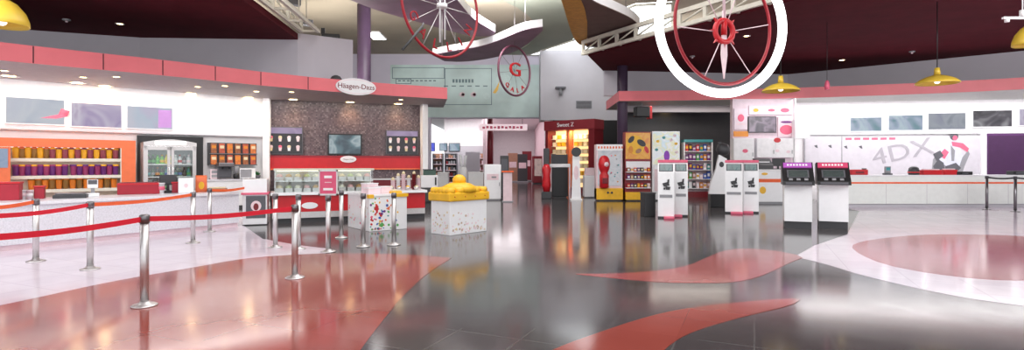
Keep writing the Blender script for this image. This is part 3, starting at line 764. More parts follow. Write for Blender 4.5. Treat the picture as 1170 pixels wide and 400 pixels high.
# back worktop under the rack
s0, s1, _, _ = FL.rect(236, 205, 300, 215, 0.75)
w = s1-s0; BWX = (s0+s1)/2
t = thing('back_counter', 'white back counter under the snack rack', 'counter', FL.w(BWX, 0.75, 0), FL.rz)
B().box(-w/2,w/2,0.03,0.86,0.1,0.95,gloss_white).link('body', t); B().box(-w/2-0.02,w/2+0.02,0,0.86,0.95,1.0,quartz).link('worktop', t); B().box(-w/2,w/2,0.08,0.86,0,0.1,charcoal).link('plinth', t)
def onback(px, off=0.4): return FL.w(FL.uv(px,195,off)[0], off, 1.0)
t = thing('coffee_machine', 'dark coffee machine on the white back counter', 'coffee machine', onback(257,0.5), FL.rz)
B().box(-0.22,0.22,-0.2,0.2,0.0,0.06,dsteel).link('drip_tray', t); B().box(-0.22,0.22,0.02,0.2,0.06,0.5,dgrey,bv=0.02).link('body', t); B().box(-0.24,0.24,-0.2,0.2,0.42,0.56,dsteel,bv=0.02).link('head', t)
for x in (-0.1,0.1): B().cyl((x,-0.12),0.03,0.34,0.42,black,12).link('spout', t)
t = thing('menu_easel', 'grey price board leaning at the left end of the back counter', 'board', onback(246), FL.rz)
B().box(-0.16,0.16,-0.02,0.02,0,0.34,palepink).box(-0.12,0.12,-0.024,-0.02,0.2,0.3,grey).box(-0.12,0.12,-0.024,-0.02,0.06,0.16,grey).link('panel', t); B().box(-0.16,0.16,-0.02,0.1,0,0.02,dgrey).link('foot', t)
t = thing('blender_jug', 'small dark blender on the white back counter', 'blender', onback(270,0.5), FL.rz)
B().lathe([(0.1,0),(0.1,0.14),(0.07,0.18)], black, n=16).link('base', t); B().lathe([(0.06,0.18),(0.09,0.42),(0.06,0.44)], grey, n=16).link('jug', t)
t = thing('microwave', 'white microwave on the white back counter', 'microwave', onback(281,0.35), FL.rz)
B().box(-0.26,0.26,-0.2,0.2,0.02,0.36,gloss_white,bv=0.01).link('body', t); B().box(-0.24,0.12,-0.215,-0.2,0.05,0.33,grey).link('door', t); B().box(0.14,0.24,-0.21,-0.2,0.05,0.33,white).link('control_panel', t)
for x in (-0.2,0.2): B().box(x-0.03,x+0.03,-0.18,0.18,0,0.02,black).link('foot', t)
t = thing('plant_pot', 'green plant in a low pot at the right end of the back counter', 'plant', onback(294,0.4), FL.rz)
B().lathe([(0.08,0),(0.11,0.12),(0.1,0.12),(0.09,0.1)], dgrey, n=16).link('pot', t)
b = B()
for k in range(40):
    a = R.uniform(0,2*PI); l = R.uniform(0.08,0.2); el_ = R.uniform(0.3,1.3)
    p = Vector((0,0,0.1)); q = p + Vector((math.cos(a)*math.cos(el_),math.sin(a)*math.cos(el_),math.sin(el_)))*l
    sd = Vector((-math.sin(a),math.cos(a),0))*0.03; mid = (p+q)/2
    b.add([p, mid+sd, q, mid-sd],[(0,1,2,3)],mat('leaf_green',(0.05,0.20,0.07),0.5))
b.link('foliage', t)

# main left counter
cf = [(-10.6,6.4), G(0,288), G(150,272), G(273,259)]
HC = 0.85
def offs(pts, d):
    out = []
    for i, p in enumerate(pts):
        a = Vector(pts[max(0,i-1)]); b_ = Vector(pts[min(len(pts)-1,i+1)]); t_ = (b_-a).normalized()
        out.append(tuple(Vector(p) + Vector((-t_.y, t_.x))*d))
    return out
cs = smooth(cf, False, 2)
C0 = Vector(cf[1])
def lc(pts): return [(p[0]-C0.x, p[1]-C0.y) for p in pts]
t = thing('service_counter', 'long white speckled service counter along the left side', 'counter', (C0.x, C0.y, 0))
CD = 1.15
B().prism(lc(cs) + lc(offs(cs, CD))[::-1], 0.1, HC-0.06, quartz).link('body', t)
B().prism(lc(offs(cs,-0.04)) + lc(offs(cs, CD+0.02))[::-1], HC-0.06, HC, mat('worktop_white',(0.78,0.78,0.82),0.25,var=0.05,scale=30)).link('worktop', t)
B().prism(lc(offs(cs,0.05)) + lc(offs(cs, CD-0.05))[::-1], 0, 0.1, palepink).link('plinth', t)
def onc(px, off):
    line = offs(cs, off)
    for i in range(len(line)-1):
        a, b_ = Vector(line[i]), Vector(line[i+1])
        pa = a.x/a.y*F0+HX; pb = b_.x/b_.y*F0+HX
        if min(pa,pb) <= px <= max(pa,pb):
            d = b_-a; n_ = Vector((d.y,-d.x)); r = Vector(((px-HX)/F0,1)); q = r*(a.dot(n_)/r.dot(n_))
            return (q.x, q.y, HC), F0/q.y
    raise ValueError(px)
def rb(name, label, cat, px0, px1, off, hpx, m, extra=None, depth=None, rz=0.9, bv=0.012, part='body'):
    loc, sc = onc((px0+px1)/2, off)
    w = (px1-px0)/sc; h = hpx/sc
    t = thing(name, label, cat, loc, rz)
    d = depth or w*0.7
    B().box(-w/2,w/2,-d/2,d/2,0,h,m,bv=bv).link(part, t)
    return t, w, d, h
def lid(t, w, d, h, m): B().box(-w/2-0.01,w/2+0.01,-d/2-0.01,d/2+0.01,h,h+0.03,m).link('lid', t)
rr = 0.55
t,w,d,h = rb('straw_box', 'wine red box at the left end of the service counter', 'box', 1,21,0.8,19,mat('box_red',(0.36,0.012,0.03),0.4),depth=0.3,rz=rr); lid(t,w,d,h,red)
t,w,d,h = rb('straw_box', 'small wine red box between white cups on the service counter', 'box', 41,50,0.85,13,MATS['box_red'],depth=0.16,rz=rr); lid(t,w,d,h,red)
def cup(label, px, off, r, h, m, stripe=None):
    loc, sc = onc(px, off)
    t = thing('paper_cup', label, 'cup', loc, 0, 'cups on the service counter')
    B().lathe([(r*0.75,0),(r,h),(r*1.06,h),(r*1.06,h+0.012),(r*0.95,h+0.012),(r*0.95,h*0.95)], m, n=18).link('cup', t)
    B().lathe([(r*0.86,h*0.35),(r*0.94,h*0.35),(r*0.99,h*0.7),(r*0.9,h*0.7)], stripe or palepink, n=18).link('band', t)
cup('white cup right of the wine red box at the left counter end', 26, 0.85, 0.06, 0.17, gloss_white)
cup('pale pink cup beside the small wine red box on the counter', 34, 0.8, 0.055, 0.16, palepink, white)
t,w,d,h = rb('kitchen_scale', 'flat black scale on the service counter under the tub shelves', 'scale', 66,96,0.62,4,charcoal,depth=0.35,rz=rr)
B().box(-w/2+0.03,w/2-0.03,-d/2+0.05,d/2-0.03,h,h+0.03,dsteel,bv=0.008).link('pan', t)
t,w,d,h = rb('card_terminal', 'white card terminal on a stand, middle of the service counter', 'terminal', 100,112,0.8,4,gloss_white,depth=0.16,rz=rr)
B().box(-0.03,0.03,-0.02,0.02,h,h+0.12,grey).link('neck', t); B().box(-0.09,0.09,-0.03,0.02,h+0.1,h+0.28,gloss_white,bv=0.01).box(-0.075,0.075,-0.035,-0.03,h+0.18,h+0.27,dgrey).link('screen', t)
t,w,d,h = rb('red_display_box', 'long wine red display box on the service counter before the fridge', 'box', 139,179,0.95,13,MATS['box_red'],depth=0.25,rz=rr)
B().box(-w/2+0.05,w/2-0.05,-d/2+0.03,d/2-0.03,h,h+0.012,winered).link('inset', t)
B().box(-w/2,w/2,-d/2-0.006,-d/2,h*0.82,h*0.95,red).link('edge_stripe', t)
cup('white cup with pink band right of the long red box', 184, 0.7, 0.075, 0.23, gloss_white, pink)
t,w,d,h = rb('till_screen', 'black till with slanted screen on the service counter before the fridge', 'till', 188,196,0.9,3,black,depth=0.22,rz=rr)
B().box(-0.03,0.03,-0.03,0.03,h,h+0.16,black).link('stand', t); B().box(-0.17,0.17,-0.025,0.02,h+0.12,h+0.36,charcoal,bv=0.008).link('screen', t)
t,w,d,h = rb('red_display_box', 'short wine red box beside the black till', 'box', 197,204,0.8,11,MATS['box_red'],depth=0.15,rz=rr); lid(t,w,d,h,red)
t,w,d,h = rb('napkin_box', 'tall white box with pink mark on the service counter', 'box', 205,220,0.55,17,gloss_white,depth=0.26,rz=rr)
B().blob(0,h*0.5,0.04,0.05,-d/2,palepink,0.004).link('emblem', t)
loc, sc = onc(230, 0.6)
t = thing('snack_bag', 'orange snack bag standing on the service counter', 'bag', loc, rr)
b = B(); n=10
pr = [(0.115,0.055,0),(0.125,0.06,0.05),(0.12,0.06,0.2),(0.12,0.03,0.34),(0.12,0.006,0.40)]
vs=[];fs=[]
for wx,wy,z in pr:
    for k in range(16):
        a=2*PI*k/16; vs.append((wx*math.copysign(abs(math.cos(a))**0.5,math.cos(a)),wy*math.copysign(abs(math.sin(a))**0.7,math.sin(a)),z))
for i in range(len(pr)-1):
    for k in range(16): fs.append((i*16+k,i*16+(k+1)%16,(i+1)*16+(k+1)%16,(i+1)*16+k))
fs += [tuple(range(15,-1,-1)), tuple(64+k for k in range(16))]
B().add(vs,fs,orange,True).link('bag', t); B().blob(0,0.16,0.06,0.09,-0.055,yellow,0.012).link('print', t)
t,w,d,h = rb('wooden_tray', 'low brown tray near the right end of the service counter', 'tray', 239,258,0.35,4,brownprint,depth=0.3,rz=0.4)
B().box(-w/2+0.03,w/2-0.03,-d/2+0.03,d/2-0.03,h,h+0.03,cream,bv=0.01).link('contents', t)

# white end unit with a dark poster
e0 = Vector(G(277,258)); e1 = Vector(G(305,257))
t = thing('end_cabinet', 'white end cabinet with a dark poster at the end of the counter', 'cabinet', (*((e0+e1)/2), 0), math.atan2((e1-e0).y,(e1-e0).x))
w = (e1-e0).length
B().box(-w/2,w/2,0,0.7,0.02,1.14,gloss_white,bv=0.01).link('body', t)
B().box(-w/2-0.03,w/2+0.03,-0.04,0.72,0.76,0.81,pink).link('ledge', t)
b = B().box(-w/2+0.08,w/2-0.03,-0.02,0,0.18,0.73,dgrey); b.blob(-0.02+0.05,0.48,0.12,0.13,-0.02,palepink,0.004); b.blob(0.03,0.46,0.06,0.09,-0.024,winered,0.004); b.link('poster', t)
B().box(-w/2,w/2,0.03,0.68,0,0.02,charcoal).link('plinth', t)

# ---------------------------------------------------------------- ice cream bar
g0 = Vector(G(311,256)); g1 = Vector(G(486,249))
FI = Fr(g0, g1); WI = FI.L
t = thing('ice_cream_counter', 'red ice cream counter with glass display case', 'counter', (g0.x,g0.y,0), FI.rz)
B().box(0,WI,0.04,0.9,0.28,0.72,red).link('body', t)
B().box(0,WI,0.10,0.86,0,0.12,charcoal).link('plinth', t); B().box(0,WI,0.05,0.88,0.12,0.28,steel).link('steel_band', t)
B().box(-0.04,WI+0.04,-0.06,0.95,0.72,0.79,gloss_white).link('worktop', t)
s_, z_ = FI.uv(354,235)
B().blob(s_,z_,0.2,0.085,0.04,gloss_white,0.012,20).link('oval_badge', t)
gc = B()
GT = 1.40
for x in (0.05, WI*0.33, WI*0.62): gc.box(x,x+0.02,0.12,0.14,0.79,GT,chrome)
gc.link('case_post', t)
x1_ = WI*0.64
B().box(0.05,x1_,0.12,0.128,0.79,GT-0.05,glass).link('front_glass', t)
B().box(0.03,x1_+0.02,0.10,0.72,GT-0.05,GT-0.03,glass).box(0.03,x1_+0.02,0.10,0.14,GT-0.05,GT,cream_metal).box(0.03,x1_+0.02,0.68,0.72,GT-0.05,GT,cream_metal).link('case_top', t)
B().box(0.05,x1_,0.66,0.70,0.79,GT-0.05,mat('case_back',(0.55,0.52,0.45),0.3)).link('case_back', t)
B().box(0.1,x1_-0.05,0.16,0.19,GT-0.07,GT-0.05,mat('case_light',(0.9,0.85,0.7),0.4,emit=(1.0,0.85,0.55),es=2.5,var=0)).link('light_strip', t)
B().box(0.05,x1_,0.16,0.66,1.06,1.08,gloss_white).link('case_shelf', t)
flav = [('cream',cream),('pink',mat('sorbet_pink',(0.75,0.42,0.42),0.6,bump=.3,scale=25)),('pistachio',mat('pistachio',(0.50,0.58,0.30),0.6,bump=.3,scale=25)),('caramel',mat('caramel',(0.55,0.32,0.10),0.6,bump=.3,scale=25)),('white',mat('vanilla',(0.80,0.76,0.62),0.6,bump=.3,scale=25))]
for r_ in range(2):
    for k in range(11):
        x = 0.17 + (x1_-0.3)*k/10
        fn, fm = flav[(k*2+r_)%5]
        q = thing('ice_cream_tub', '%s ice cream tub on the %s level of the glass case, %s from the left' % (fn, 'upper' if r_ else 'lower', ORD[k]), 'ice cream tub', FI.w(x, -0.38, 1.08 if r_ else 0.79), FI.rz, 'ice cream tubs in the glass case')
        B().box(-0.09,0.09,-0.17,0.17,0,0.10,steel).link('pan', q)
        vs=[]
        B().lathe([(0.085,0.10),(0.08,0.13),(0.05,0.17),(0.001,0.185)], fm, n=14, M=Matrix.Scale(1.8,4,(0,1,0))).link('ice_cream', q)
# right end of the bar: toppings jars and cone stacks
def onbar(px, off): return FI.w(FI.uv(px,215,off)[0], off, 0.79)
for k,(px,off,hh,m_,nm) in enumerate([(449,-0.3,0.30,palepink,'pale pink'),(455,-0.42,0.42,gloss_white,'white'),(461,-0.28,0.46,palepink,'tall pale pink'),(467,-0.4,0.34,gloss_white,'short white'),(473,-0.3,0.44,winered,'wine red'),(478,-0.42,0.38,palepink,'rear pale pink')]):
    q = thing('cup_stack', '%s stack of paper cups at the right end of the ice cream bar' % nm, 'cups', onbar(px,off), 0, 'cup stacks on the ice cream bar')
    b = B(); nn = int(hh/0.055)
    for i in range(nn): b.lathe([(0.05,i*0.055),(0.062,i*0.055+0.05),(0.068,i*0.055+0.055)], m_, n=16)
    b.link('cups', q); B().lathe([(0.05,nn*0.055),(0.04,nn*0.055+0.06),(0.001,nn*0.055+0.09)], cream, n=16).link('dome_lid', q)
for k,px in enumerate((447,456,466,476)):
    q = thing('topping_bowl', 'low bowl of yellow toppings on the ice cream bar, %s from the left' % ORD[k], 'bowl', onbar(px,-0.06), 0, 'topping bowls')
    B().lathe([(0.05,0),(0.085,0.09),(0.08,0.09),(0.05,0.02)], steel, n=18).link('bowl', q); B().lathe([(0.075,0.08),(0.04,0.12),(0.001,0.135)], [cream,flav[3][1],yellow,cream][k], n=16).link('toppings', q)
# wall fittings above it
s0,s1,z0,z1 = FM.rect(305,178,480,194,0.12)
o = tag(B().box(0,s1-s0,-0.12,0,0,z1-z0,red).box(0,s1-s0,-0.126,-0.12,(z1-z0)*0.86,z1-z0,redsign).box(0,s1-s0,-0.13,-0.12,0.0,0.05,orange).link('splash_panel', None, FM.w(s0,0.0,z0), FM.rz), 'long red panel across the dark mosaic wall', 'panel')
t = thing('back_cabinet', 'low dark back cabinet below the red panel', 'cabinet', FM.w(0.2,0.6,0), FM.rz)
B().box(0,5.0,0,0.55,0.1,0.9,winered).link('body', t); B().box(-0.02,5.02,-0.03,0.57,0.9,0.95,steel).link('worktop', t); B().box(0.05,4.95,0.05,0.55,0,0.1,charcoal).link('plinth', t)
sx,zx = FM.uv(398,182,0.15)
t = thing('oval_sign', 'small white oval sign on the red panel', 'sign', FM.w(sx,0.13,zx), FM.rz)
B().blob(0,0,0.30,0.13,0,gloss_white,0.03,28).link('plate', t); B().blob(0,0,0.25,0.09,-0.03,palepink,0.004,28).blob(0,0,0.235,0.078,-0.034,gloss_white,0.003,28).link('rim', t); B().text('Häagen-Dazs',0.075,winered,tm(0,-0.04,0)).link('lettering', t)
screen('wide television on the mosaic wall above the red panel', FM, (374.5,153,413.5,177), 0.02, picture('tv_sea',[(0.06,0.10,0.13),(0.14,0.24,0.28),(0.45,0.55,0.58),(0.12,0.22,0.28)],1.3,0.7,0.5,3), name='television', cat='tv', bw=0.05, th=0.09)
def lightbox(label, rect, seed):
    t, w, h = screen(label, FM, rect, 0.0, picture('poster_dark%d'%seed,[(0.012,0.010,0.014),(0.02,0.016,0.022),(0.03,0.022,0.032)],2.0,0.5,1,seed), name='menu_lightbox', cat='lightbox', bz=dgrey, bw=0.03, th=0.1)
    b = B().box(-w/2+0.03,w/2-0.03,-0.112,-0.105,h*0.76,h-0.03,picture('poster_violet',[(0.20,0.12,0.26),(0.40,0.30,0.48),(0.28,0.2,0.34)],1.2,0.8,1,5)); b.link('poster_header', t)
    for r_ in range(2):
        for k in range(4):
            cx = -w/2 + w*(k+0.55)/4.1; cz = h*(0.47 if r_ else 0.13)
            q = B()
            q.flat([(cx-0.04,cz),(cx+0.04,cz),(cx+0.06,cz+0.13),(cx-0.06,cz+0.13)],-0.106,[cream,palepink,gloss_white,palepink][(k+seed)%4],0.006)
            q.blob(cx,cz+0.16,0.065,0.055,-0.106,[palepink,pink,cream,palepink][(k+r_+seed)%4],0.006); q.link('ice_cream_picture', t)
lightbox('dark ice cream menu lightbox at the left of the mosaic wall', (304,145,346,176.5), 0)
lightbox('dark ice cream menu lightbox at the right of the mosaic wall', (441,149,478,176.5), 2)

# oval sign on the fascia
px = 406
i_ = min(range(len(sl)-1), key=lambda i: abs((sl[i][0]+sl[i+1][0])/2/((sl[i][1]+sl[i+1][1])/2)*F0+HX-px))
a_, b_ = Vector(sl[i_]), Vector(sl[i_+1]); d_ = b_-a_; n_ = Vector((d_.y,-d_.x)).normalized(); r_ = Vector(((px-HX)/F0,1)); q_ = r_*(a_.dot(n_)/r_.dot(n_)) + n_*0.02
zc = EYE-(99.5-HY)/F0*q_.y
t = thing('oval_sign', 'large white oval sign with dark lettering on the left red fascia', 'sign', (q_.x,q_.y,zc), math.atan2(d_.y,d_.x))
sc = q_.y/F0
B().blob(0,0,21*sc*1.08,9.5*sc,0,gloss_white,0.10,40).link('plate', t)
B().blob(0,0,19.5*sc*1.08,8.2*sc,-0.10,palepink,0.005,40).blob(0,0,18.9*sc*1.08,7.6*sc,-0.105,gloss_white,0.004,40).link('rim', t)
B().text('Häagen-Dazs',0.235,winered,tm(0,-0.115,0.0),0.006).link('lettering', t)
B().box(-0.3,0.3,0,0.02,-0.1,0.1,dsteel).link('bracket', t)

# ---------------------------------------------------------------- barrier posts
POST_H = 0.98
def post_parts(t, belts=(), h=POST_H, dark=False, beltm=None):
    m1 = dsteel if dark else steel
    B().lathe([(0.125,0),(0.125,0.010),(0.11,0.018),(0.06,0.03),(0.045,0.05)], m1, n=32).link('base', t)
    B().cyl((0,0),0.042,0.03,h-0.09,m1,20).link('pole', t)
    B().lathe([(0.05,h-0.09),(0.05,h-0.01),(0.035,h)], charcoal if dark else dsteel, n=20).link('belt_head', t)
    for (dx,dy,m_) in belts:
        v = Vector((dx,dy)); L = v.length; rz = math.atan2(dy,dx)
        s_ = B(); n=12
        pts = [(0.04+(L-0.08)*i/n, -0.0, h-0.05-0.03*math.sin(PI*i/n)) for i in range(n+1)]
        vs=[];fs=[]
        for x,y,z in pts: vs += [(x,y-0.002,z-0.028),(x,y+0.002,z-0.028),(x,y+0.002,z+0.028),(x,y-0.002,z+0.028)]
        for i in range(n):
            for k in range(4): fs.append((i*4+k,i*4+(k+1)%4,(i+1)*4+(k+1)%4,(i+1)*4+k))
        fs += [(3,2,1,0),(n*4,n*4+1,n*4+2,n*4+3)]
        s_.add(vs,fs,m_,False,Matrix.Rotation(rz,4,'Z')); s_.link('belt', t)
PP = {k: G(*v) for k, v in {1:(165,350),2:(103,308),3:(41,299),4:(337,318),5:(220.5,278),6:(239.5,265),7:(314.5,283),8:(341,285),9:(375,288),10:(390,272),11:(415,282),12:(450,280)}.items()}
L1, L2, L3 = (-4.36,4.2), (-5.93,6.05), (-7.23,7.2)
def dl(a, b_): return (b_[0]-a[0], b_[1]-a[1])
BE = {1:[(*dl(PP[1],PP[4]),belt_red),(*dl(PP[1],L1),belt_red)], 2:[(*dl(PP[2],L2),belt_red),(*dl(PP[2],PP[5]),orange_lit_red)], 3:[(*dl(PP[3],L3),orange_lit_red)], 6:[(*dl(PP[6],(-6.53,13.30)),orange_lit_red)]}
LB = {1:'steel barrier post nearest the camera, red belts on both sides',2:'steel barrier post left of the nearest one, red belt lit orange to its right',3:'leftmost steel barrier post standing on the pale floor',4:'steel barrier post holding the right end of the long red belt',
      5:'thin steel barrier post before the orange tipped counter, red belt lit orange from the left',6:'steel barrier post closest to the left service counter',7:'steel barrier post before the white end cabinet poster',8:'steel barrier post just behind the end of the long red belt',
      9:'steel barrier post carrying a pink sign on top',10:'steel barrier post just right of the pink sign post, farther back',11:'steel barrier post before the left corner of the confetti box',12:'steel barrier post before the right half of the confetti box'}
for k, p in PP.items():
    t = thing('barrier_post', LB[k], 'barrier post', (p[0],p[1],0.0045), 0, 'steel barrier posts')
    post_parts(t, BE.get(k, ()))
    if k == 9:
        sc = p[1]/F0; w = 11*sc; z0 = POST_H-0.005; h = 29*sc
        hd = B().box(-w,w,-0.012,0.012,z0,z0+0.03,steel).box(-w,w,-0.012,0.012,z0+h-0.025,z0+h,steel).box(-w,-w+0.025,-0.012,0.012,z0,z0+h,steel).box(w-0.025,w,-0.012,0.012,z0,z0+h,steel).link('sign_frame', t)
        b = B().box(-w+0.025,w-0.025,-0.006,0.006,z0+0.03,z0+h-0.025,mat('sign_rose',(0.68,0.10,0.20),0.5))
        b.box(-w*0.4,w*0.4,-0.010,-0.006,z0+h*0.68,z0+h*0.78,gloss_white).box(-w*0.5,w*0.5,-0.010,-0.006,z0+h*0.20,z0+h*0.29,gloss_white).box(-w*0.35,w*0.35,-0.010,-0.006,z0+h*0.5,z0+h*0.53,palepink).link('sign', hd)
for k,(p,lb) in enumerate(((L1,'steel barrier post just beyond the left picture edge holding the near red belt'),(L2,'steel barrier post beyond the left picture edge holding the middle red belt'),(L3,'steel barrier post beyond the left picture edge holding the red belt lit orange'))):
    post_parts(thing('barrier_post', lb, 'barrier post', (p[0],p[1],0.0045), 0, 'steel barrier posts'))

# ---------------------------------------------------------------- the two floor display boxes
def quadbox(L, C, Rp):
    L, C, Rp = Vector(L), Vector(C), Vector(Rp)
    u = (Rp-C); v = (L-C); v = v - u.normalized()*v.dot(u.normalized())     # squared up on the front face
    return C, u.length, v.length, math.atan2(u.y,u.x)
C, wf, df, rz = quadbox(G(398,259), G(422,265), G(465,261.5))
df = max(df, 0.8)
t = thing('display_box', 'white floor box printed with coloured confetti', 'display box', (C.x,C.y,0.0), rz)
hb = 0.83
body = B().box(0,wf,0,df,0.0,hb-0.04,gloss_white,bv=0.01)
b = B().box(-0.02,wf+0.02,-0.02,df+0.02,hb-0.04,hb,gloss_white); b.box(-0.022,0.1,-0.022,0.1,hb-0.08,hb+0.002,yellow).box(wf-0.3,wf+0.022,-0.022,0.1,hb-0.07,hb+0.002,yellow); b.link('rim', t)
b = B(); cols = [red,orange,yellow,green,blue,teal,pink,violet]
for k in range(70):
    x = abs(R.gauss(0,0.24))*1.0+0.03; z = min(0.74,max(0.05,R.gauss(0.36,0.22)))
    if x > wf-0.08: continue
    sz = R.uniform(0.014,0.036)
    b.blob(x,z,sz*R.uniform(0.6,1.3),sz,0.0,R.choice(cols),0.004,6,R.uniform(0,3))
b.flat([(0.1,0.36),(0.16,0.44),(0.13,0.55),(0.18,0.62),(0.22,0.54),(0.2,0.42)],0.0,red,0.005)
b.flat([(0.22,0.12),(0.3,0.2),(0.36,0.14),(0.3,0.08)],0.0,green,0.005)
b.flat([(0.4,0.5),(0.5,0.56),(0.48,0.46)],0.0,orange,0.005)
b.link('confetti_print', t)
b = body
for k in range(40):
    y = R.uniform(0.05,df-0.05); z = R.uniform(0.05,0.7); sz = R.uniform(0.012,0.03)
    T = Matrix.Rotation(-PI/2,4,'Z')
    pts = [(-y+sz*math.cos(q*PI/3), z+sz*math.sin(q*PI/3)) for q in range(6)]
    b.flat(pts,0.0,R.choice([palepink,fleck,palepink,pink,cream]),0.004,M=T)
b.link('body', t)
ca, sa = math.cos(rz), math.sin(rz)
def onbox(x,y,z): return (C.x+x*ca-y*sa, C.y+x*sa+y*ca, z)
for k,(x,y,w,d,h,lb) in enumerate([(0.22,0.35,0.30,0.26,0.13,'white carton at the left on the confetti box'),(0.54,0.45,0.28,0.26,0.15,'taller white carton in the middle on the confetti box'),(0.30,0.68,0.3,0.26,0.22,'white carton at the back on the confetti box')]):
    q = thing('carton', lb, 'carton', onbox(x,y,hb), rz+0.1*k, 'cartons on the confetti box')
    B().box(-w/2,w/2,-d/2,d/2,0,h,palepink,bv=0.008).link('body', q); B().box(-w/2-0.005,w/2+0.005,-d/2-0.005,d/2+0.005,h,h+0.02,gloss_white).link('lid', q)
q = thing('snack_tray', 'yellow snack tray at the right on the confetti box', 'tray', onbox(wf-0.16,0.4,hb), rz)
B().box(-0.13,0.13,-0.22,0.22,0,0.05,yellow,bv=0.01).link('tray', q); B().box(-0.11,0.11,-0.2,0.2,0.05,0.08,cream,bv=0.01).link('contents', q)

C, wf, df, rz = quadbox(G(491,262.5), G(514,269.5), G(556,264))
df = 0.62
t = thing('popcorn_display_box', 'white floor box with a lumpy bright yellow top', 'display box', (C.x,C.y,0.0), rz)
hb = 0.75
b = B().box(0,wf,0,df,0,hb,gloss_white,bv=0.01)
for k in range(60):
    x = R.uniform(0.05,wf-0.05); z = min(0.7,max(0.04,abs(R.gauss(0,0.22))+0.04)); sz = R.uniform(0.012,0.032)
    b.blob(x,z,sz,sz*R.uniform(0.6,1.2),0.0,R.choice([fleck,cream,palepink,palepink]),0.004,6,R.uniform(0,3))

for k in range(40):
    y = R.uniform(0.05,df-0.05); z = min(0.7,max(0.04,abs(R.gauss(0,0.2))+0.04)); sz = R.uniform(0.012,0.028)
    b.flat([(-y+sz*math.cos(q*PI/3), z+sz*math.sin(q*PI/3)) for q in range(6)],0.0,R.choice([fleck,cream,palepink]),0.004,M=Matrix.Rotation(-PI/2,4,'Z'))
b.link('body', t)
B().box(-0.05,wf+0.05,-0.05,df+0.05,hb-0.03,hb+0.16,yellow,bv=0.03).link('rim', t)
b = B()
for k in range(5):
    for j in range(5):
        if 0 < k < 4 and 0 < j < 4: continue
        x = 0.07+(wf-0.14)*k/4; y = 0.07+(df-0.14)*j/4
        b.lathe([(0.115,hb+0.13),(0.115,hb+0.22),(0.09,hb+0.26),(0.001,hb+0.27)], yellow, (x,y,0), 16)
b.link('lump', t)
b = B()
for k in range(4): b.ball((0.1+(wf-0.2)*k/3,-0.045,hb+0.07),0.022,amber,10)
for k in range(6): b.ball((0.07+(wf-0.14)*(k+0.2)/5,-0.03+0.01,hb+0.2),0.024,amber,10)
b.link('spot', t)
B().lathe([(0.40,hb+0.16),(0.38,hb+0.27),(0.24,hb+0.34),(0.15,hb+0.36)], yellow, (wf/2,df/2,0), 28).link('dome', t)
B().lathe([(0.15,hb+0.35),(0.15,hb+0.44),(0.12,hb+0.49),(0.06,hb+0.53),(0.001,hb+0.54)], yellow, (wf/2,df/2,0), 24).link('knob', t)

# ---------------------------------------------------------------- ticket kiosks
icon = charcoal
def slim_kiosk(label, px, py, rz, pink_foot, w=0.44):
    x, y = G(px, py)
    t = thing('ticket_kiosk', label, 'kiosk', (x,y,0), rz, 'slim white ticket kiosks')
    d = 0.42
    T = Matrix(((0,0,1,0),(1,0,0,0),(0,1,0,0),(0,0,0,1)))
    prof = [(0,0.05),(d,0.05),(d,1.58),(0.16,1.58),(0.02,1.28)]
    B().prism(prof,-w/2,w/2,gloss_white,M=T).link('body', t)
    ang = math.atan2(0.14,0.30)
    Ms = Matrix.Translation((0,0.02,1.28)) @ Matrix.Rotation(-ang,4,'X')
    B().box(-w/2+0.03,w/2-0.03,-0.012,0.0,0.03,0.26,dgrey,Ms).box(-w/2+0.06,w/2-0.06,-0.016,-0.012,0.05,0.24,picture('kiosk_screen',[(0.12,0.24,0.26),(0.30,0.42,0.42),(0.22,0.30,0.30)],4,0.6,1,2),Ms).link('screen', t)
    B().box(-w/2-0.005,w/2+0.005,0.12,d+0.005,1.56,1.64,pink,bv=0.01).link('top_cap', t)
    b = B()
    b.flat([(-0.10,0.98),(0.06,1.02),(0.10,0.92),(-0.06,0.88)],0.004,icon,0.006); b.flat([(-0.02,0.90),(0.12,0.88),(0.10,0.80),(0.0,0.80)],0.004,icon,0.006); b.flat([(0.04,1.08),(0.09,1.1),(0.08,0.98),(0.03,0.98)],0.004,icon,0.006)
    b.flat([(-0.07,0.86),(-0.01,0.86),(-0.02,0.80),(-0.07,0.80)],0.004,icon,0.006)
    b.link('pictogram', t)
    B().box(-w/2+0.05,w/2-0.05,-0.005,0.02,0.58,0.66,grey).link('ticket_slot', t)
    B().box(-w/2,w/2,0.01,d,0,0.05,charcoal).link('plinth', t)
    if pink_foot: B().box(-w/2+ (0.16 if pink_foot>0 else 0),w/2-(0.16 if pink_foot<0 else 0),-0.26,0.01,0.0,0.06,pink,bv=0.01).link('foot_plate', t)
slim_kiosk('slim white ticket kiosk, left one of the pair before the bright posters', 761, 249.5, -0.27, 1, 0.44)
slim_kiosk('slim white ticket kiosk, right one of the pair before the bright posters', 778, 247.5, -0.27, -1, 0.38)
slim_kiosk('slim white ticket kiosk, left one of the pair before the pink menu wall', 838.5, 244, -0.38, 1, 0.50)
slim_kiosk('slim white ticket kiosk, right one of the pair before the pink menu wall', 858, 243.5, -0.38, -1, 0.44)
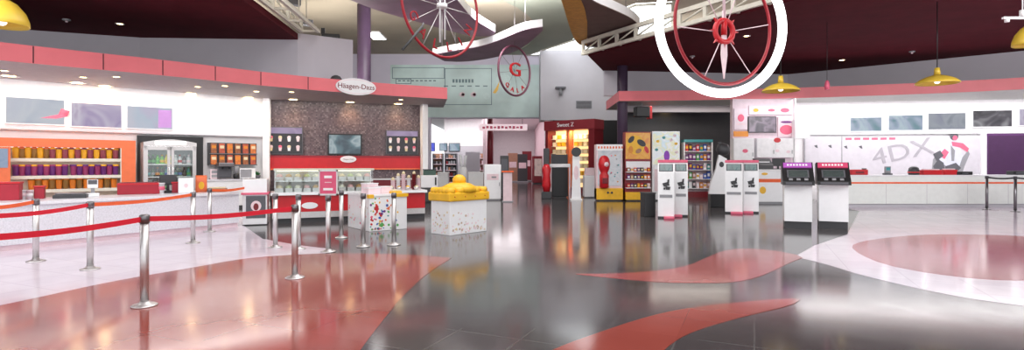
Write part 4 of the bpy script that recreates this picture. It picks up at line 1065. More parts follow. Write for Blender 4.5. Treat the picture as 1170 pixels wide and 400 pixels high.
def wide_kiosk(label, px, py, rz, w, hue):
    x, y = G(px, py)
    t = thing('ticket_machine', label, 'ticket machine', (x,y,0.0), rz, 'wide ticket machines with black heads')
    d = 0.6
    B().box(-w/2+0.05,w/2-0.05,0.03,d,0.0,0.17,charcoal).link('plinth', t)
    T = Matrix(((0,0,1,0),(1,0,0,0),(0,1,0,0),(0,0,0,1)))
    B().prism([(0.0,0.17),(d,0.17),(d,1.05),(-0.06,1.05),(0.0,0.98)],-w/2+0.04,w/2-0.04,gloss_white,M=T).link('body', t)
    B().prism([(-0.16,1.03),(d,1.03),(d,1.52),(0.32,1.56),(0.20,1.40),(-0.12,1.12)],-w/2,w/2,black,M=T).link('head', t)
    ang = math.atan2(0.32,0.28)
    Ms = Matrix.Translation((0,-0.12,1.12)) @ Matrix.Rotation(-ang,4,'X')
    B().box(-w/2+0.10,w/2-0.10,-0.012,0,0.12,0.38,dgrey,Ms).box(-w/2+0.13,w/2-0.13,-0.015,-0.012,0.14,0.36,picture('machine_screen',[(0.03,0.05,0.05),(0.10,0.14,0.13),(0.05,0.07,0.07)],4,0.5,1,6),Ms).link('screen', t)
    b = B()
    for k in range(3): B().box(-0.2+k*0.16,-0.12+k*0.16,-0.02,0,0.02,0.08,grey,Ms).link('key', t)
    B().box(-w/2+0.06,w/2-0.06,-0.02,0.002,1.045,1.10,dgrey,Matrix.Translation((0,-0.14,0))).link('card_slot', t)
    a2 = math.atan2(0.12,0.16); Ms2 = Matrix.Translation((0,0.20,1.40)) @ Matrix.Rotation(-a2,4,'X')
    B().box(-w/2+0.03,w/2-0.03,-0.03,0,0.03,0.17,hue,Ms2).link('marquee', t)
    b = B()
    for k in range(7): b.box(-0.22+k*0.065,-0.18+k*0.065,-0.034,-0.03,0.075,0.125,gloss_white,Ms2)
    b.link('lettering', t)
wide_kiosk('white ticket machine with black head and violet marquee, left of the near pair', 912, 261.5, -0.40, 0.66, mat('marquee_violet',(0.28,0.06,0.32),0.4,emit=(0.55,0.12,0.55),es=0.35))
wide_kiosk('white ticket machine with black head and red marquee, right of the near pair', 952.5, 261.5, -0.44, 0.68, mat('marquee_red',(0.40,0.04,0.10),0.4,emit=(0.8,0.08,0.2),es=0.35))
# black bin beside the left pair
x, y = G(743, 248)
t = thing('waste_bin', 'square black bin left of the slim kiosk pair', 'bin', (x,y,0), 0.1)
B().box(-0.16,0.16,0,0.4,0,0.66,black,bv=0.015).link('body', t); B().box(-0.17,0.17,-0.01,0.41,0.66,0.70,charcoal,bv=0.01).link('lid', t)
# leaning white promotional standee
x, y = G(820, 237)
t = thing('promo_standee', 'leaning white promotional standee on a black box base', 'standee', (x,y,0), -0.15)
B().box(-0.24,0.24,0,0.45,0,0.46,black,bv=0.015).link('base', t)
B().prism([(-0.26,0.46),(0.28,0.46),(0.34,1.7),(0.08,1.85),(-0.02,1.35),(-0.2,0.85)],-0.32,-0.14,gloss_white,M=TXT).link('panel', t)
b = B().lathe([(0.02,1.80),(0.19,1.86),(0.24,2.02),(0.18,2.2),(0.02,2.26)],charcoal,(0.22,0.2,0),18).box(0.05,0.16,0.15,0.25,1.95,2.3,charcoal,bv=0.02); b.link('top_figure', t)
B().blob(0.16,1.5,0.08,0.1,0.14,charcoal,0.006).link('print', t)

# ---------------------------------------------------------------- middle distance
# warm lit candy shop front
q0 = Vector((XB(623,29),29)); q1 = Vector((XB(679,27.2),27.2))
FS = Fr(q0,q1); WS = FS.L; HS = 3.78
t = thing('candy_kiosk', 'dark red candy shop front with warm lit shelves', 'shop front', (q0.x,q0.y,0), FS.rz)
B().box(0,0.16,0,0.9,0,HS-0.5,winered).box(WS-0.34,WS,0,0.9,0,HS-0.5,winered).box(0,WS,0.85,0.95,0,HS,winered).link('frame', t)
B().box(-0.04,WS+0.04,-0.06,0.95,HS-0.5,HS,mat('header_red',(0.24,0.02,0.03),0.4)).link('header', t)
B().text('Sweet Z',0.30,gloss_white,tm(WS*0.44,-0.07,HS-0.24),0.01).link('sign_lettering', t)
B().box(0.16,WS-0.34,0.80,0.85,0.3,HS-0.5,warmglow).link('backlight_panel', t)
mid = 0.16+(WS-0.5)*0.5
B().box(mid-0.07,mid+0.07,0.0,0.5,0,HS-0.5,orange).link('divider', t)
B().box(0.16,WS-0.34,0.1,0.84,0,0.3,winered).link('plinth', t)
for bay,(xa,xb) in enumerate(((0.16,mid-0.1),(mid+0.1,WS-0.34))):
    for r_ in range(7):
        z = 0.55+r_*0.38
        sh = B().box(xa,xb,0.35,0.80,z-0.02,z,cream_metal).link('shelf', t)
        for k in range(4):
            w_ = (xb-xa)/4
            B().box(xa+w_*k+0.03,xa+w_*(k+1)-0.03,0.42,0.70,z,z+0.22,R.choice([cream,yellow,ty,flav[3][1],amber,cream,mat('candy_pale',(0.8,0.7,0.5),0.4)]),bv=0.02).link('candy_bin', sh)
# things standing before it
x,y = G(640,226)
t = thing('cash_machine', 'black machine with white top and pale side posts before the candy shop', 'machine', (x,y,0), 0.05)
B().box(-0.36,0.36,0.0,0.6,0.05,1.36,black,bv=0.02).link('body', t); B().box(-0.46,0.46,-0.05,0.6,1.36,1.52,gloss_white,bv=0.02).link('shelf_top', t); B().box(-0.36,0.36,0.1,0.5,1.52,1.95,charcoal,bv=0.02).link('screen_head', t)
for x_ in (-0.45,0.40): B().box(x_,x_+0.06,-0.04,0.1,0,1.36,palepink).link('side_post', t)
B().box(-0.3,0.3,0.03,0.55,0,0.05,charcoal).link('plinth', t)
x,y = G(658.5,229)
t = thing('info_post', 'slim white post with a round dark head before the candy shop', 'post', (x,y,0), 0)
B().box(-0.24,0.24,-0.05,0.3,0,0.06,white).link('base', t); B().prism([(-0.2,0.06),(0.2,0.06),(0.16,1.0),(0.15,1.86),(-0.15,1.86),(-0.16,1.0)],-0.14,-0.02,gloss_white,M=TXT).link('panel', t)
B().blob(0,2.02,0.2,0.2,0.06,charcoal,0.1,20).link('head', t); B().blob(0,1.15,0.1,0.3,0.02,palepink,0.006).link('print', t)
x,y = G(674.5,226)
t = thing('white_pedestal', 'low white pedestal between the candy shop and the capsule machine', 'pedestal', (x,y,0), 0.1)
B().box(-0.26,0.26,0,0.4,0.04,1.0,gloss_white,bv=0.02).link('body', t); B().box(-0.2,0.2,0.03,0.37,0,0.04,grey).link('plinth', t); B().box(-0.2,0.2,0.05,0.36,1.0,1.34,palepink,bv=0.03).link('upper_block', t)
x,y = G(624.5,227)
t = thing('charging_totem', 'narrow red totem with a dark top left of the candy shop', 'totem', (x,y,0), 0)
B().box(-0.22,0.22,-0.1,0.25,0,0.3,charcoal,bv=0.02).link('base', t); B().lathe([(0.14,0.3),(0.2,0.6),(0.16,1.0),(0.2,1.3),(0.12,1.5)],red,(0,0.08,0),20).link('body', t); B().box(-0.13,0.13,0,0.16,1.45,2.2,charcoal,bv=0.03).link('top', t)
# capsule machine lightbox
x0,y0 = G(682,227); x1,y1 = G(712,226)
yy = 22.3
cx = (XB(681.5,yy)+XB(711.5,yy))/2; w = XB(711.5,yy)-XB(681.5,yy)
t = thing('capsule_machine', 'white lit cabinet with a red capsule dispenser and yellow base', 'vending machine', (cx,yy,0), 0)
H = 2.32
B().box(-w/2,w/2,0.05,0.6,0.05,H,palepink).link('cabinet', t); B().box(-w/2+0.06,w/2-0.06,0.02,0.05,0.62,H-0.25,picture('capsule_panel',[(0.62,0.60,0.66),(0.80,0.78,0.82),(0.55,0.62,0.68)],2.2,0.55,1,3)).link('lit_panel', t)
b = B().box(-w/2,w/2,0,0.06,H-0.25,H,gloss_white)
for k in range(9): b.box(-w/2+0.06+k*0.12,-w/2+0.13+k*0.12,-0.006,0,H-0.17,H-0.08,orange)
b.link('header', t)
b = B().box(-w/2,w/2,-0.06,0.6,0.05,0.52,yellow,bv=0.015); b.link('base', t)
for x_ in (-0.08,0.08): B().cyl((0,0),0.045,0,0.03,charcoal,16,M=Matrix.Translation((x_,-0.06,0.34)) @ Matrix.Rotation(PI/2,4,'X')).link('knob', t)
B().box(-w/2+0.05,w/2-0.05,-0.02,0.56,0,0.05,charcoal).link('plinth', t)
b = B().lathe([(0.13,0.52),(0.19,0.56),(0.19,1.05),(0.14,1.15),(0.21,1.3),(0.25,1.5),(0.21,1.72),(0.12,1.84),(0.001,1.87)], red, (-w/2+0.3,-0.10,0), 24)
b.link('dispenser', t)
B().ball((-w/2+0.34,-0.24,1.5),0.13,palepink,16).link('dispenser_window', t); B().box(-w/2+0.2,-w/2+0.42,-0.32,-0.26,0.72,0.95,winered,bv=0.01).link('dispenser_hatch', t)
b = B()
for k in range(14): b.blob(R.uniform(-0.05,w/2-0.1),R.uniform(0.75,H-0.4),0.035,0.03,0.02,R.choice([teal,blue,pink,grey,amber]),0.005,8)
b.link('capsule_print', t)
# poster boxes
cx = (XB(714,yy)+XB(744,yy))/2; w = XB(743.5,yy)-XB(714,yy)
t = thing('poster_display', 'orange poster stand with stocked shelves below', 'display', (cx,yy,0), 0)
H = 2.84
B().box(-w/2,w/2,0.04,0.5,0.05,H,MATS['header_red']).link('cabinet', t)
B().box(-w/2+0.03,w/2-0.03,0.0,0.04,1.72,H-0.04,picture('orange_poster',[(0.75,0.22,0.03),(0.85,0.42,0.04),(0.80,0.30,0.03),(0.88,0.55,0.08)],1.8,0.65,1,2)).link('poster', t)
b = B().blob(-0.1,2.3,0.36,0.40,0.0,yellow,0.005,24,0.3).blob(-0.28,2.52,0.17,0.10,-0.005,charcoal,0.005,16,0.9).blob(0.14,2.38,0.2,0.12,-0.005,charcoal,0.005,16,-0.6).blob(0.02,2.05,0.13,0.09,-0.005,brownprint,0.005,12,0.5).blob(-0.3,2.1,0.10,0.16,-0.005,amber,0.005).blob(0.35,2.1,0.08,0.16,-0.005,red,0.005,12,0.4)
b.link('poster_print', t)
B().box(-w/2+0.04,w/2-0.04,-0.02,0.04,1.36,1.62,gloss_white).link('price_strip', t)
for r_,z in enumerate((0.55,0.9,1.2)):
    sh = B().box(-w/2+0.02,w/2-0.02,-0.16,0.04,z-0.03,z,gloss_white).link('shelf', t)
    for k in range(7):
        xx = -w/2+0.12+(w-0.24)*k/6
        q = B().box(-0.055,0.055,-0.05,0.05,0,0.17,R.choice([amber,orange,brownprint,charcoal,palepink,violet,red]),bv=0.01).box(-0.04,0.04,-0.053,-0.05,0.05,0.12,R.choice([cream,gloss_white,yellow])).link('snack_packet', None, (cx+xx, yy-0.08, z), 0)
        tag(q,'small snack packet on the %s shelf under the orange poster, %s from the left'%(['bottom','middle','top'][r_],ORD[k]),'packet','packets under the orange poster')
B().box(-w/2,w/2,-0.14,0.5,0.05,0.36,yellow,bv=0.01).link('base', t); B().box(-w/2+0.04,w/2-0.04,-0.1,0.46,0,0.05,charcoal).link('plinth', t)
cx = (XB(745.5,yy)+XB(777,yy))/2; w = XB(777,yy)-XB(745.5,yy)
t = thing('poster_display', 'white pastel poster stand right of the orange poster', 'display', (cx,yy,0), 0)
B().box(-w/2,w/2,0.04,0.5,0.05,2.86,gloss_white).link('cabinet', t)
b = B().box(-w/2+0.03,w/2-0.03,0,0.04,1.5,2.82,picture('pastel_poster',[(0.80,0.82,0.90),(0.88,0.88,0.90),(0.85,0.80,0.50),(0.65,0.80,0.90),(0.90,0.88,0.92)],2.4,0.7,1.5,8))
b.blob(0.02,1.85,0.12,0.22,0.0,mat('purple_print',(0.30,0.06,0.55),0.5),0.005)
for px_,pz_,m_ in ((-0.35,2.45,yellow),(-0.1,2.6,teal),(0.2,2.5,palepink),(0.4,2.35,yellow),(0.35,2.68,palepink),(-0.4,2.1,teal),(0.42,2.0,palepink)): b.blob(px_,pz_,0.07,0.06,0.0,m_,0.005)
b.link('poster', t); B().box(-w/2,w/2,0,0.46,0,0.05,charcoal).link('plinth', t); B().box(-w/2+0.1,w/2-0.1,0.0,0.04,0.4,1.3,palepink).link('lower_panel', t)
# toy rack
yy2 = 24.6
cx = (XB(781,yy2)+XB(814,yy2))/2; w = XB(814,yy2)-XB(781,yy2)
t = thing('toy_rack', 'tall rack crowded with small coloured packets right of the pastel poster', 'rack', (cx,yy2,0), 0)
B().box(-w/2,w/2,0.3,0.4,0.0,2.5,palepink).box(-w/2,-w/2+0.05,-0.05,0.4,0,2.5,gloss_white).box(w/2-0.05,w/2,-0.05,0.4,0,2.5,gloss_white).link('frame', t)
B().box(-w/2,w/2,-0.06,0.4,2.5,2.62,teal).link('header', t)
for r_ in range(5):
    z = 0.42+r_*0.42
    B().box(-w/2+0.05,w/2-0.05,-0.03,0.3,z-0.03,z,gloss_white).link('shelf', t)
    for k in range(7):
        xx = -w/2+0.16+(w-0.32)*k/6; hh = R.uniform(0.2,0.34)
        q = B().box(-0.07,0.07,-0.06,0.06,0,hh,R.choice([teal,blue,red,brownprint,amber,palepink,violet,charcoal,gloss_white,green]),bv=0.012).box(-0.05,0.05,-0.064,-0.06,hh*0.35,hh*0.75,R.choice([gloss_white,yellow,palepink])).link('toy_packet', None, (cx+xx, yy2+0.08, z), 0)
        tag(q,'toy packet on the %s shelf of the tall toy rack, %s from the left'%(['lowest','second lowest','middle','second highest','top'][r_],ORD[k]),'packet','packets on the toy rack')
B().box(-w/2+0.05,w/2-0.05,0.0,0.3,0,0.25,winered).link('plinth', t)
# hanging black and red fixtures in the recess
c = at(733, 128, 23.6)
t = thing('projector', 'black projector with red side hanging under the right soffit', 'projector', c, 0.2)
B().box(-0.3,0.3,-0.2,0.2,-0.22,0.22,black,bv=0.03).link('housing', t); B().box(0.3,0.42,-0.18,0.18,-0.3,0.25,red,bv=0.02).link('side_cover', t); B().cyl((0,0),0.03,0.2,4.15-c[2],grey).link('pole', t)
# pink menu wall fittings
FQ = Fr((qx0,YQ),(qx1,YQ))
t,w,h = screen('dark violet screen on the pink menu wall', FQ, (855,133,887,151.5), 0, picture('screen_dusk',[(0.05,0.03,0.06),(0.14,0.10,0.15),(0.40,0.30,0.40),(0.10,0.07,0.10)],1.4,0.7,1,7))
def board(label, rect, m_, name='menu_board', off=0.0, th=0.05, marks=()):
    s0,s1,z0,z1 = FQ.rect(*rect,off+th); w = s1-s0; h = z1-z0
    t = thing(name,label,'board',FQ.w((s0+s1)/2,off,z0),FQ.rz)
    B().box(-w/2,w/2,-th,0,0,h,m_).link('panel',t)
    b = B()
    for fx_,fz_,rx,rz_,mm in marks: b.blob(-w/2+fx_*w,fz_*h,rx*w,rz_*h,-th,mm,0.005)
    if marks: b.link('print',t)
    return t
board('pink and white square board right of the violet screen', (889,134,908,156), palepink, marks=((0.5,0.35,0.4,0.25,pink),(0.5,0.75,0.35,0.06,violet)))
board('narrow orange board at the lower left of the pink menu wall', (838.5,150,855,156), amber)
board('pale board with pink mark left of the violet screen', (839,124,854,148), mat('blush_board',(0.78,0.66,0.72),0.5), marks=((0.5,0.55,0.25,0.18,pink),(0.5,0.25,0.35,0.05,palepink)))
board('pale header board above the violet screen', (856,121,907,131), MATS['blush_board'], marks=((0.15,0.5,0.06,0.2,yellow),(0.5,0.5,0.08,0.15,pink),(0.8,0.5,0.1,0.25,pink)))
def cabinet(label, rect, marks):
    s0,s1,z0,z1 = FQ.rect(*rect,0.35); w=s1-s0; h=z1-z0
    t = thing('wall_cabinet',label,'cabinet',FQ.w((s0+s1)/2,0.0,z0),FQ.rz)
    b = B().box(-w/2,w/2,-0.33,0,0,h,gloss_white)
    n = 1 if w < 1 else 2
    for k in range(n):
        d = B().box(-w/2+w*k/n+0.01,-w/2+w*(k+1)/n-0.01,-0.35,-0.33,0.01,h-0.01,white).link('door',t)
        B().box(-w/2+w*(k+1)/n-0.08,-w/2+w*(k+1)/n-0.06,-0.37,-0.35,0.15,0.3,grey).link('handle',d)
    for fx_,fz_,r0,m_ in marks: b.blob(-w/2+fx_*w,fz_*h,r0,r0*0.7,-0.35,m_,0.005)
    b.link('body',t)
cabinet('white wall cabinet with pink mark, left one on the pink menu wall', (838.5,158,862,183), ((0.55,0.42,0.11,pink),))
cabinet('wide white wall cabinet right one on the pink menu wall', (865,158,907,180), ((0.55,0.9,0.14,red),(0.55,0.35,0.08,palepink),(0.85,0.3,0.08,palepink)))
t = thing('hanging_board', 'blank white square board projecting right of the pink menu wall', 'board', (XB(917,21.6),21.6,0), 0)
zt = at(0,137,21.6)[2]; zb = at(0,158.5,21.6)[2]; w = XB(926,21.6)-XB(909,21.6)
B().box(-w/2,w/2,0,0.25,zb,zt,gloss_white).link('panel', t); B().box(-w/2,-w/2+0.06,0.06,0.2,0,zb,white).box(-w/2+0.02,-w/2+0.06,0.06,0.2,zt,ZR,white).link('post', t)
s0,s1 = XB(864,20.6), XB(908,20.6)
t = thing('snack_counter', 'white counter with orange stripe under the pink menu wall', 'counter', ((s0+s1)/2,20.6,0), 0)
w = s1-s0
B().box(-w/2,w/2,0,1.1,0.08,1.26,gloss_white).link('body',t); B().box(-w/2-0.02,w/2+0.02,-0.04,1.1,1.26,1.31,white).link('worktop',t); B().box(-w/2+0.1,w/2,-0.008,0,0.82,0.95,orange_lit_red).link('stripe',t); B().box(-w/2,w/2,0.05,1.1,0,0.08,grey).link('plinth',t)
B().blob(-w/2+0.25,0.52,0.12,0.14,0,yellow,0.006,16).blob(-w/2+0.32,1.14,0.12,0.05,0,yellow,0.006).link('print',t)
t = thing('receipt_printer', 'black printer with slanted cover on the counter under the pink wall', 'printer', (XB(872,21),21,1.31), 0)
T = Matrix(((0,0,1,0),(1,0,0,0),(0,1,0,0),(0,0,0,1)))
B().prism([(-0.2,0),(0.25,0),(0.25,0.42),(0.1,0.42),(-0.2,0.16)],-0.3,0.3,charcoal,M=T).link('body',t); B().box(-0.2,0.2,-0.1,0.0,0.26,0.30,gloss_white).link('paper',t)
t = thing('till_screen', 'black till screen on the counter beside the violet marquee machine', 'till', (XB(889,21),21,1.31), 0)
B().box(-0.15,0.15,-0.1,0.1,0,0.03,black).link('base',t); B().box(-0.03,0.03,-0.02,0.04,0.03,0.2,black).link('stand',t); B().box(-0.25,0.25,-0.05,-0.02,0.12,0.42,black,bv=0.01).link('screen',t)

# ---------------------------------------------------------------- right ticket counter
yc = 19.0
x0 = XB(966,yc); x1 = 24.5
t = thing('ticket_counter', 'long white ticket counter with an orange stripe on the right', 'counter', (x0,yc,0), 0)
W = x1-x0
zt = EYE-(200.0-HY)/F0*yc; zo = EYE-(209-HY)/F0*yc
B().box(0,W,0,0.9,0.12,zt-0.04,mat('counter_mint',(0.80,0.83,0.80),0.35,var=0.03)).link('body',t)
B().box(-0.03,W,-0.05,0.95,zt-0.04,zt,gloss_white).link('worktop',t)
B().box(0,W,-0.012,0,zo-0.028,zo+0.028,orange_lit_red).link('stripe',t)
B().box(0.05,W,0.08,0.85,0,0.12,greywall2).link('plinth',t)
b = B()
for k in range(1,9): b.box(W*k/9-0.005,W*k/9+0.005,-0.004,0,0.12,zo-0.05,greywall2)
b.link('panel_joint',t)
def ontc(px,dy=0.35): return (XB(px,yc+dy),yc+dy,zt)
sc = yc/F0
t = thing('tissue_box','red box at the left end of the ticket counter','box',ontc(980),0)
B().box(-0.3,0.3,-0.12,0.12,0,0.19,red,bv=0.02).link('body',t); B().box(-0.15,0.15,-0.125,-0.12,0.05,0.12,winered).link('print',t); B().box(0.18,0.28,-0.06,0.06,0.19,0.23,charcoal).link('flap',t)
t = thing('card_terminal','grey card terminal standing on the ticket counter','terminal',ontc(1014),0)
B().box(-0.12,0.12,-0.1,0.1,0,0.06,dgrey,bv=0.01).link('base',t); B().box(-0.10,0.10,-0.04,0.04,0.05,0.30,grey,bv=0.02).link('body',t); B().box(-0.07,0.07,-0.046,-0.04,0.16,0.26,teal).link('screen',t)
t = thing('counter_drum','dark round drum with red rim on the ticket counter','drum',ontc(1044),0)
B().lathe([(0.16,0),(0.18,0.1),(0.15,0.24),(0.08,0.29),(0.001,0.30)],charcoal,n=24).link('body',t); B().lathe([(0.185,0.07),(0.2,0.09),(0.185,0.11)],red,n=24).link('rim',t)
t = thing('leaflet_box','long red leaflet box on the ticket counter before the rider picture','box',ontc(1063),0)
B().box(-0.32,0.32,-0.12,0.12,0,0.17,red,bv=0.01).link('body',t); B().box(-0.28,0.28,-0.06,0.06,0.17,0.21,palepink).link('leaflets',t)
t = thing('leaflet_box','short red leaflet box on the ticket counter right of the long one','box',ontc(1084),0)
B().box(-0.22,0.22,-0.12,0.12,0,0.18,red,bv=0.01).link('body',t); B().box(-0.18,0.18,-0.06,0.06,0.18,0.22,palepink).link('leaflets',t)
t = thing('keyboard_case','flat black case on the ticket counter by the white jamb','case',ontc(1099),0)
B().box(-0.28,0.28,-0.14,0.14,0,0.12,black,bv=0.02).link('body',t); B().box(-0.1,0.1,-0.16,-0.14,0.04,0.07,dgrey).link('handle',t)
t = thing('till','low black till at the right end of the ticket counter','till',ontc(1163),0)
B().box(-0.3,0.3,-0.14,0.14,0,0.14,black,bv=0.02).link('body',t); B().box(-0.2,0.2,-0.145,-0.14,0.04,0.1,dgrey).link('drawer',t)
# right wall: screens, poster, jamb, violet panel
gp='screens on the right white wall'
pa = picture('screen_aqua',[(0.30,0.48,0.58),(0.55,0.70,0.76),(0.42,0.50,0.66),(0.18,0.34,0.40)],1.2,0.7,1,2)
screen('pale blue screen, leftmost on the right white wall', FR, (971,133.5,1008,150.5),0,pa,gp,bz=gloss_white)
screen('pale blue screen, second from the left on the right white wall', FR, (1014.5,131,1055,149.5),0,pa,gp,bz=gloss_white)
screen('grey blue screen, third from the left on the right white wall', FR, (1060,128.5,1104,148.5),0,picture('screen_steel',[(0.22,0.25,0.32),(0.40,0.44,0.50),(0.30,0.32,0.42)],1.2,0.65,1,4),gp,bz=gloss_white)
screen('dark screen, fourth from the left on the right white wall', FR, (1111,125.5,1157,145.5),0,picture('screen_dark',[(0.02,0.02,0.025),(0.10,0.09,0.11),(0.36,0.36,0.38),(0.03,0.025,0.035)],1.0,0.7,1,8),gp,bz=gloss_white)
screen('violet screen at the right picture edge of the right white wall', FR, (1164,123.5,1208,144),0,p2,gp,bz=gloss_white)
s0,s1,z0,z1 = FR.rect(919,155.5,1122,199.5,0.02)
t = thing('wall_poster','long pale wall poster with 4DX lettering and a rider picture','poster',FR.w(s0,-0.06,0.0),FR.rz)
W=s1-s0; zz0 = 0.9; hh = z1
pz = mat('poster_grey',(0.60,0.575,0.62),0.5,var=0.04)
B().box(0,W,-0.06,0.05,zz0,hh,pz).link('panel',t)
fx = lambda px: FR.uv(px,180,0.0)[0]-s0
fz = lambda py,px=1040: FR.uv(px,py,0.0)[1]
b = B().box(fx(961.5),fx(962.3),-0.066,-0.06,zz0,hh,grey).box(fx(919),fx(920),-0.066,-0.06,zz0,hh,grey)
for k in range(6): b.box(fx(966+k*10),fx(973+k*10),-0.066,-0.06,fz(159.5),fz(157),pink)
for px,py in ((932,167),(948,167),(966,168),(983,168)):
    b.flat([(fx(px-2),fz(py-1)),(fx(px+1.5),fz(py-2)),(fx(px+2.5),fz(py+2)),(fx(px),fz(py+1))],-0.06,dgrey,0.005)
b.link('print',t)
mm = tm(fx(1031),-0.068,fz(174)) @ Matrix.Rotation(math.radians(13),4,'Z')
B().text('4DX',0.98,mat('lettering_grey',(0.40,0.38,0.42),0.5),mm,0.004,sx=1.25).link('lettering',t)
# rider picture: printed shapes
b = B(); P = lambda px,py: (fx(px),fz(py))
y_=-0.06
b.flat([P(1064,199),P(1066,182),P(1072,175),P(1080,176),P(1086,186),P(1088,199)],y_,grey,0.004)
b.flat([P(1086,199),P(1090,190),P(1098,182),P(1106,172),P(1108,176),P(1102,190),P(1099,199)],y_,grey,0.004)
b.flat([P(1070,178),P(1077,166),P(1086,160),P(1096,166),P(1100,178),P(1096,190),P(1084,192),P(1076,186)],y_-0.004,mat('jacket_print',(0.62,0.64,0.74),0.5),0.004)
b.flat([P(1066,190),P(1072,182),P(1078,186),P(1080,198),P(1070,199)],y_-0.008,dgrey,0.004)
b.flat([P(1087,162),P(1100,164),P(1107,170),P(1105,174),P(1097,169),P(1088,167)],y_-0.008,pink,0.004)
b.blob(*P(1090,156),0.16,0.17,y_-0.008,dgrey,0.004); b.blob(*P(1091,158),0.09,0.1,y_-0.012,pink,0.004)
b.flat([P(1073,177),P(1079,170),P(1084,174),P(1079,182)],y_-0.008,pink,0.004); b.flat([P(1086,166),P(1091,172),P(1090,184),P(1087,184)],y_-0.008,grey,0.004); b.flat([P(1066,176),P(1074,172),P(1078,178),P(1070,184)],y_-0.012,dgrey,0.004); b.flat([P(1080,190),P(1092,186),P(1098,192),P(1090,198),P(1080,198)],y_-0.008,dgrey,0.004)
b.link('rider_print',t)
s0,s1,_,_ = FR.rect(1121.5,150,1127.5,199,0.1)
o = B().box(0,s1-s0,-0.1,0.12,0,zlo-0.04,gloss_white).box(-0.02,s1-s0+0.02,-0.12,-0.08,0,0.1,white).link('trim_14',None,FR.w(s0,0.0),FR.rz); o['kind']='structure'
s0,s1,z0,z1 = FR.rect(1128.5,154,1240,199,0.05)
o = tag(B().box(0,s1-s0,-0.05,0.1,0.5,zlo-0.05,mat('deep_violet',(0.055,0.015,0.065),0.5)).box(0,s1-s0,-0.056,-0.05,zlo-0.14,zlo-0.05,purple).box(0,0.04,-0.056,-0.05,0.5,zlo-0.14,purple).link('wall_panel',None,FR.w(s0,-0.02),FR.rz),'deep violet wall panel behind the ticket counter at the right edge','panel')
# dark barrier posts by the counter
bp = [(XB(1127.5,18.0),18.0),(XB(1160,17.2),17.2),(XB(1204,17.0),17.0)]
for k,(p,lb) in enumerate(zip(bp,('dark barrier post before the ticket counter by the white jamb','dark barrier post before the ticket counter at the right picture edge','dark barrier post before the ticket counter beyond the right picture edge'))):
    t = thing('barrier_post',lb,'barrier post',(p[0],p[1],0.0045),0,'dark barrier posts')
    post_parts(t,[(*dl(p,bp[k+1]),charcoal)] if k<2 else (),1.12,True)

# ---------------------------------------------------------------- passage at the back
x,y = G(563,229)
t = thing('white_cabinet','tall white cabinet right of the yellow topped box','cabinet',(x,y,0),0.1)
w = 19*y/F0
B().box(-w/2,w/2,0,0.5,0.05,1.5,gloss_white,bv=0.015).link('body',t); B().box(-w/2+0.1,w/2-0.1,-0.01,0,0.85,1.1,palepink).box(-0.05,0.15,-0.014,-0.01,0.93,1.0,grey).link('notice',t); B().box(-w/2+0.03,w/2-0.03,0.03,0.47,0,0.05,grey).link('plinth',t); B().box(w/2-0.08,w/2-0.05,-0.03,0,0.6,0.75,grey).link('handle',t)
x,y = G(580,231)
t = thing('acrylic_lectern','clear sided stand with an orange top','stand',(x,y,0),0.0)
B().box(-0.24,0.24,0,0.3,1.18,1.24,orange_lit_red,bv=0.01).link('top',t); B().box(-0.18,0.18,0.08,0.12,0.04,1.18,palepink).link('panel',t); B().box(-0.22,0.22,0,0.3,0,0.04,grey).link('foot',t)
x,y = G(576,226)
t = thing('dark_totem','dark slim totem behind the orange topped stand','totem',(x+0.0,y+1.0,0),0.0)
B().box(-0.2,0.2,0,0.3,0.05,1.9,charcoal,bv=0.02).link('body',t); B().box(-0.25,0.25,-0.05,0.35,0,0.05,black).link('base',t); B().box(-0.15,0.15,-0.01,0,1.2,1.75,dgrey).link('screen',t)
# counters with white machines at x 480..500 and 530..550
yb = 21.0
for px0,px1,lb in ((481,500,'small white counter unit at the right end of the ice cream bar'),):
    cx=(XB(px0,yb)+XB(px1,yb))/2; w=XB(px1,yb)-XB(px0,yb)
    t = thing('counter_unit',lb,'counter',(cx,yb,0),0)
    B().box(-w/2,w/2,0,0.5,0.06,0.6,charcoal).link('lower_body',t); B().box(-w/2,w/2,-0.02,0.52,0.6,1.08,gloss_white,bv=0.015).link('upper_body',t); B().box(-w/2,w/2,0.02,0.48,0,0.06,black).link('plinth',t); B().box(w/2-0.1,w/2-0.04,-0.04,-0.02,0.7,1.0,black).link('slot',t)
    t2 = thing('dark_crate','dark green crate on the small white counter unit','crate',(cx-0.02,yb+0.22,1.08),0.1)
    B().box(-0.24,0.24,-0.15,0.15,0,0.2,mat('crate_green',(0.05,0.10,0.08),0.5),bv=0.015).link('body',t2); B().box(-0.26,0.26,-0.17,0.17,0.2,0.23,charcoal).link('lid',t2)
yb=30
for px0,px1,lb in ((535,552,'low white chest behind the yellow topped box'),(500,512,'pale pedestal behind the yellow topped box, left of the white figure')):
    cx=(XB(px0,yb)+XB(px1,yb))/2; w=XB(px1,yb)-XB(px0,yb)
    t = thing('white_chest',lb,'chest',(cx,yb,0),0)
    B().box(-w/2,w/2,0,0.6,0.05,0.98,gloss_white,bv=0.02).link('body',t); B().box(-w/2-0.01,w/2+0.01,-0.02,0.62,0.98,1.06,white,bv=0.01).link('lid',t); B().box(-w/2+0.03,w/2-0.03,0.03,0.57,0,0.05,grey).link('plinth',t)
x=XB(529,31)
t = thing('white_figure','tall white two pronged display figure behind the yellow topped box','figure',(x,31,0),0)
B().lathe([(0.32,0),(0.34,0.06),(0.2,0.3),(0.28,0.8),(0.24,1.2),(0.16,1.35)],gloss_white,n=20).link('body',t)
B().tube([(-0.08,0,1.3),(-0.13,0,1.7),(-0.15,0,2.05)],0.075,gloss_white,10).link('prong',t); B().tube([(0.08,0,1.3),(0.14,0,1.7),(0.17,0,2.0)],0.075,gloss_white,10).link('prong',t)
